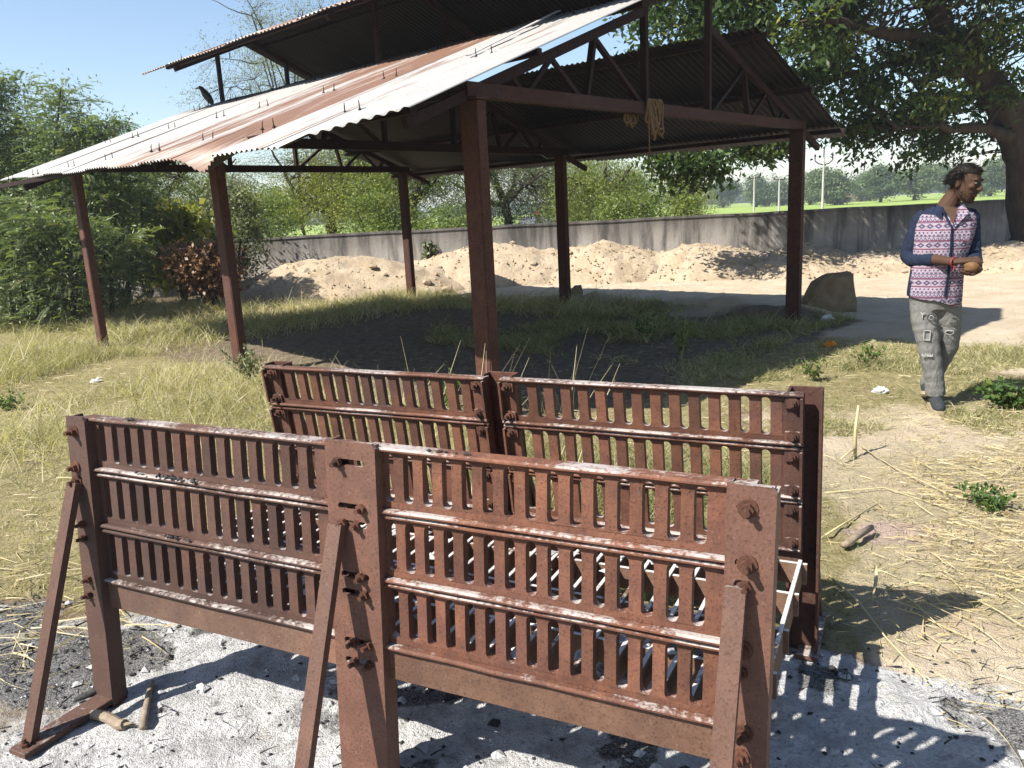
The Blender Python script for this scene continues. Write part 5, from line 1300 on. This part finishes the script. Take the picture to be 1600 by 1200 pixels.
# tail of the navy placket hanging at the hem
# sleeves
def sleeve(pts, rad):
    pts = [Vector(p) for p in pts]; fine = []; fr = []
    for i in range(len(pts)-1):
        for k in range(6):
            s_ = k/6; fine.append(pts[i].lerp(pts[i+1], s_)); fr.append((rad[i]*(1-s_)+rad[i+1]*s_)*(1+random.uniform(-.05, .05)))
    fine.append(pts[-1]); fr.append(rad[-1])
    m = MB(); m.tube(fine, fr, 16, True); m2 = remesh(m, .009, 'sleeve', M['navy'], man, 3); return m2
Rc = Vector(RE)*.42+Vector(RW)*.58
sleeve([(-.15, .005, 1.345), (-.19, .005, 1.295), (-.226, .012, 1.17), (-.25, .015, 1.065), (-.225, -.02, 1.035), tuple(Rc)], [.05, .058, .054, .054, .05, .044])
Lc = Vector(LE)*.45+Vector(LW)*.55
sleeve([(.09, .005, 1.345), (.105, .03, 1.3), (.122, .045, 1.17), (.134, .05, 1.07), (.142, .0, 1.04), tuple(Lc)], [.05, .06, .056, .054, .05, .044])
m = MB(); m.rings([((.09, -.12, 1.17), .0, .0)], 4) if False else None
leafc([(.055, -.126, 1.225), (.11, -.106, 1.222), (.11, -.107, 1.16), (.06, -.127, 1.165)], M['print'], 'pocket')
# jeans
b = MB()
b.rings([((-.078, .0, .70), .135, .1), ((-.078, .0, .76), .15, .112), ((-.078, 0, .84), .152, .11), ((-.075, 0, .9), .145, .105)], 24)
def leg(pts, rad):
    pts = [Vector(p) for p in pts]; fine = []; fr = []
    for i in range(len(pts)-1):
        for k in range(7):
            s_ = k/7; j = .035*math.sin(k*2.4+i*3) if i > 0 else .02*math.sin(k*2)
            fine.append(pts[i].lerp(pts[i+1], s_)); fr.append((rad[i]*(1-s_)+rad[i+1]*s_)*(1+j))
    fine.append(pts[-1]); fr.append(rad[-1]); b.tube(fine, fr, 18, True)
leg([(-.142, -.005, .82), (-.125, -.02, .62), (-.088, -.035, .44), (-.045, -.012, .22), (-.03, .0, .095)], [.095, .088, .071, .063, .066])
leg([(-.005, .0, .80), (.02, .035, .62), (.03, .075, .44), (-.04, .16, .24), (-.085, .235, .12)], [.092, .084, .068, .06, .062])
remesh(b, .0085, 'jeans', M['denim'], man, 4)
# worn prints and rips on the jeans
M['jprint'] = m_simple('worn_white', (.34, .34, .32), (.5, .5, .48), 90, .9, .2, .004); M['jdark'] = m_simple('worn_dark', (.05, .05, .05), (.1, .1, .1), 90, .9, .2, .004)
def ringm(c, r, w_, mat, ell=1.):
    m = MB(); m.tube([(c[0]+r*math.cos(t), c[1]+.35*abs(r*math.cos(t)), c[2]+r*ell*math.sin(t)) for t in np.linspace(0, 6.2832, 17)], w_, 5, False, .6); m.build('jeans_print', M[mat], man)
ringm((-.085, -.112, .655), .024, .0045, 'jdark'); ringm((-.085, -.113, .655), .013, .003, 'jprint')
ringm((.042, -.052, .63), .028, .0045, 'jdark', .7); ringm((.03, -.044, .545), .026, .0035, 'jprint', .55)
m = MB()
for a_, b2 in (((-.122, .565), (-.085, .565)), ((-.085, .565), (-.085, .5)), ((-.085, .5), (-.122, .5)), ((-.122, .5), (-.122, .565))): m.tube([(a_[0], -.115, a_[1]), (b2[0], -.113, b2[1])], .0035, 5)
m.build('jeans_print', M['jprint'], man)
m = MB(); m.tube([(-.15, -.113, .69), (-.138, -.117, .675), (-.138, -.117, .652)], .004, 5); m.tube([(-.126, -.118, .69), (-.138, -.117, .675)], .004, 5); m.build('jeans_print', M['jprint'], man)
m = MB()
for k in range(14): m.tube([(-.13+.005*k, -.109+.0006*k, .4+.006*math.sin(k*2)), (-.126+.005*k, -.111, .385+.006*math.cos(k*3))], .0025, 4)
tag(m.build('ripped_threads', M['jprint'], man), kind='stuff')
# shoes
M['shoe'] = m_simple('blue_grey_canvas', (.025, .032, .038), (.045, .055, .06), 60, .8, .3, .004); M['sole'] = m_simple('tan_sole', (.38, .3, .2), (.48, .39, .27), 30, .7, .2, .003)
def shoe(P, az, pitch=0.):
    rot = Matrix.Rotation(az, 3, 'Z') @ Matrix.Rotation(pitch, 3, 'X')
    fn = lambda x, y, z: tuple(Vector(P)+rot @ Vector((x, y, z)))
    m = MB(fn)
    out = [(.03, .07), (.036, .05), (.036, 0), (.042, -.08), (.044, -.12), (.036, -.155), (.018, -.175)]
    ol = [(-x, y) for x, y in out[::-1]]+out[::-1][::-1]
    lo = [(x*1.12, y*1.15) for x, y in ol]
    q = len(lo); m.add([(x, y, 0) for x, y in lo]+[(x*1.02, y, .024) for x, y in lo], [tuple(range(q)), tuple(range(2*q-1, q-1, -1))]+[(i, i+q, (i+1) % q+q, (i+1) % q) for i in range(q)]); m.build('sole', M['sole'], man)
    m = MB(fn); m.tube([(0, .066, .05), (0, .03, .07), (0, -.02, .066), (0, -.08, .048), (0, -.14, .038), (0, -.188, .03)], [.034, .042, .042, .043, .041, .02], 14, True, 1.0)
    m.tube([(0, .03, .05), (0, .03, .12)], [.04, .043], 14); o = remesh(m, .006, 'shoe', M['shoe'], man, 3)
    m = MB(fn)
    for k in range(4): m.tube([(-.022, -.035-.02*k, .1-.011*k), (0, -.035-.02*k, .108-.012*k), (.022, -.035-.02*k, .1-.011*k)], .003, 5)
    tag(m.build('laces', M['jprint'], man), kind='stuff')
shoe((-.03, -.005, .0), R_(12)); shoe((-.09, .245, .035), R_(5), R_(-14))
# red thread at the wrist and the brown ball in the hands
m = MB(); d = (Vector(RW)-Vector(RE)).normalized(); a1 = d.orthogonal().normalized(); a2 = d.cross(a1); c = Vector(RW)-d*.0
m.tube([tuple(c+a1*.031*math.cos(t)+a2*.031*math.sin(t)) for t in np.linspace(0, 6.2832, 15)], .004, 5, False); m.tube([tuple(c+Vector((.0, -.03, -.02))), tuple(c+Vector((-.005, -.035, -.06)))], .003, 4)
m.build('wrist_thread', M['redcloth'], man)
m = MB(); m.ell((0, 0, 0), (.047, .045, .042), 16, 10)
m.v = [(x*(1+.12*math.sin(9*z*20+x*30)), y*(1+.08*math.sin(x*70)), z) for x, y, z in m.v]
M['clay'] = m_simple('brown_clay', (.13, .065, .025), (.24, .13, .05), 40, .8, .5, .006)
o = m.build('brown_ball', M['clay'], None, True); o.location = tuple(Vector(MP)+Matrix.Rotation(MROT, 3, 'Z') @ BALL)
tag(o, 'round lumpy brown object held between the hands of the man', 'ball')

# ------------------------------------------------------------------ the thin haze over the fields
hz = MB(); hz.box(-1700, 1700, -90, 2700, -1.5, 16)
hm = bpy.data.materials.new('haze'); hm.use_nodes = True; hn = hm.node_tree.nodes
hn.remove(hn['Principled BSDF']); hv = hn.new('ShaderNodeVolumePrincipled'); hv.inputs['Color'].default_value = (.82, .88, 1, 1); hv.inputs['Density'].default_value = .0009; hv.inputs['Anisotropy'].default_value = .2
hm.node_tree.links.new(hv.outputs[0], hn['Material Output'].inputs['Volume'])
tag(hz.build('haze', hm), kind='stuff')
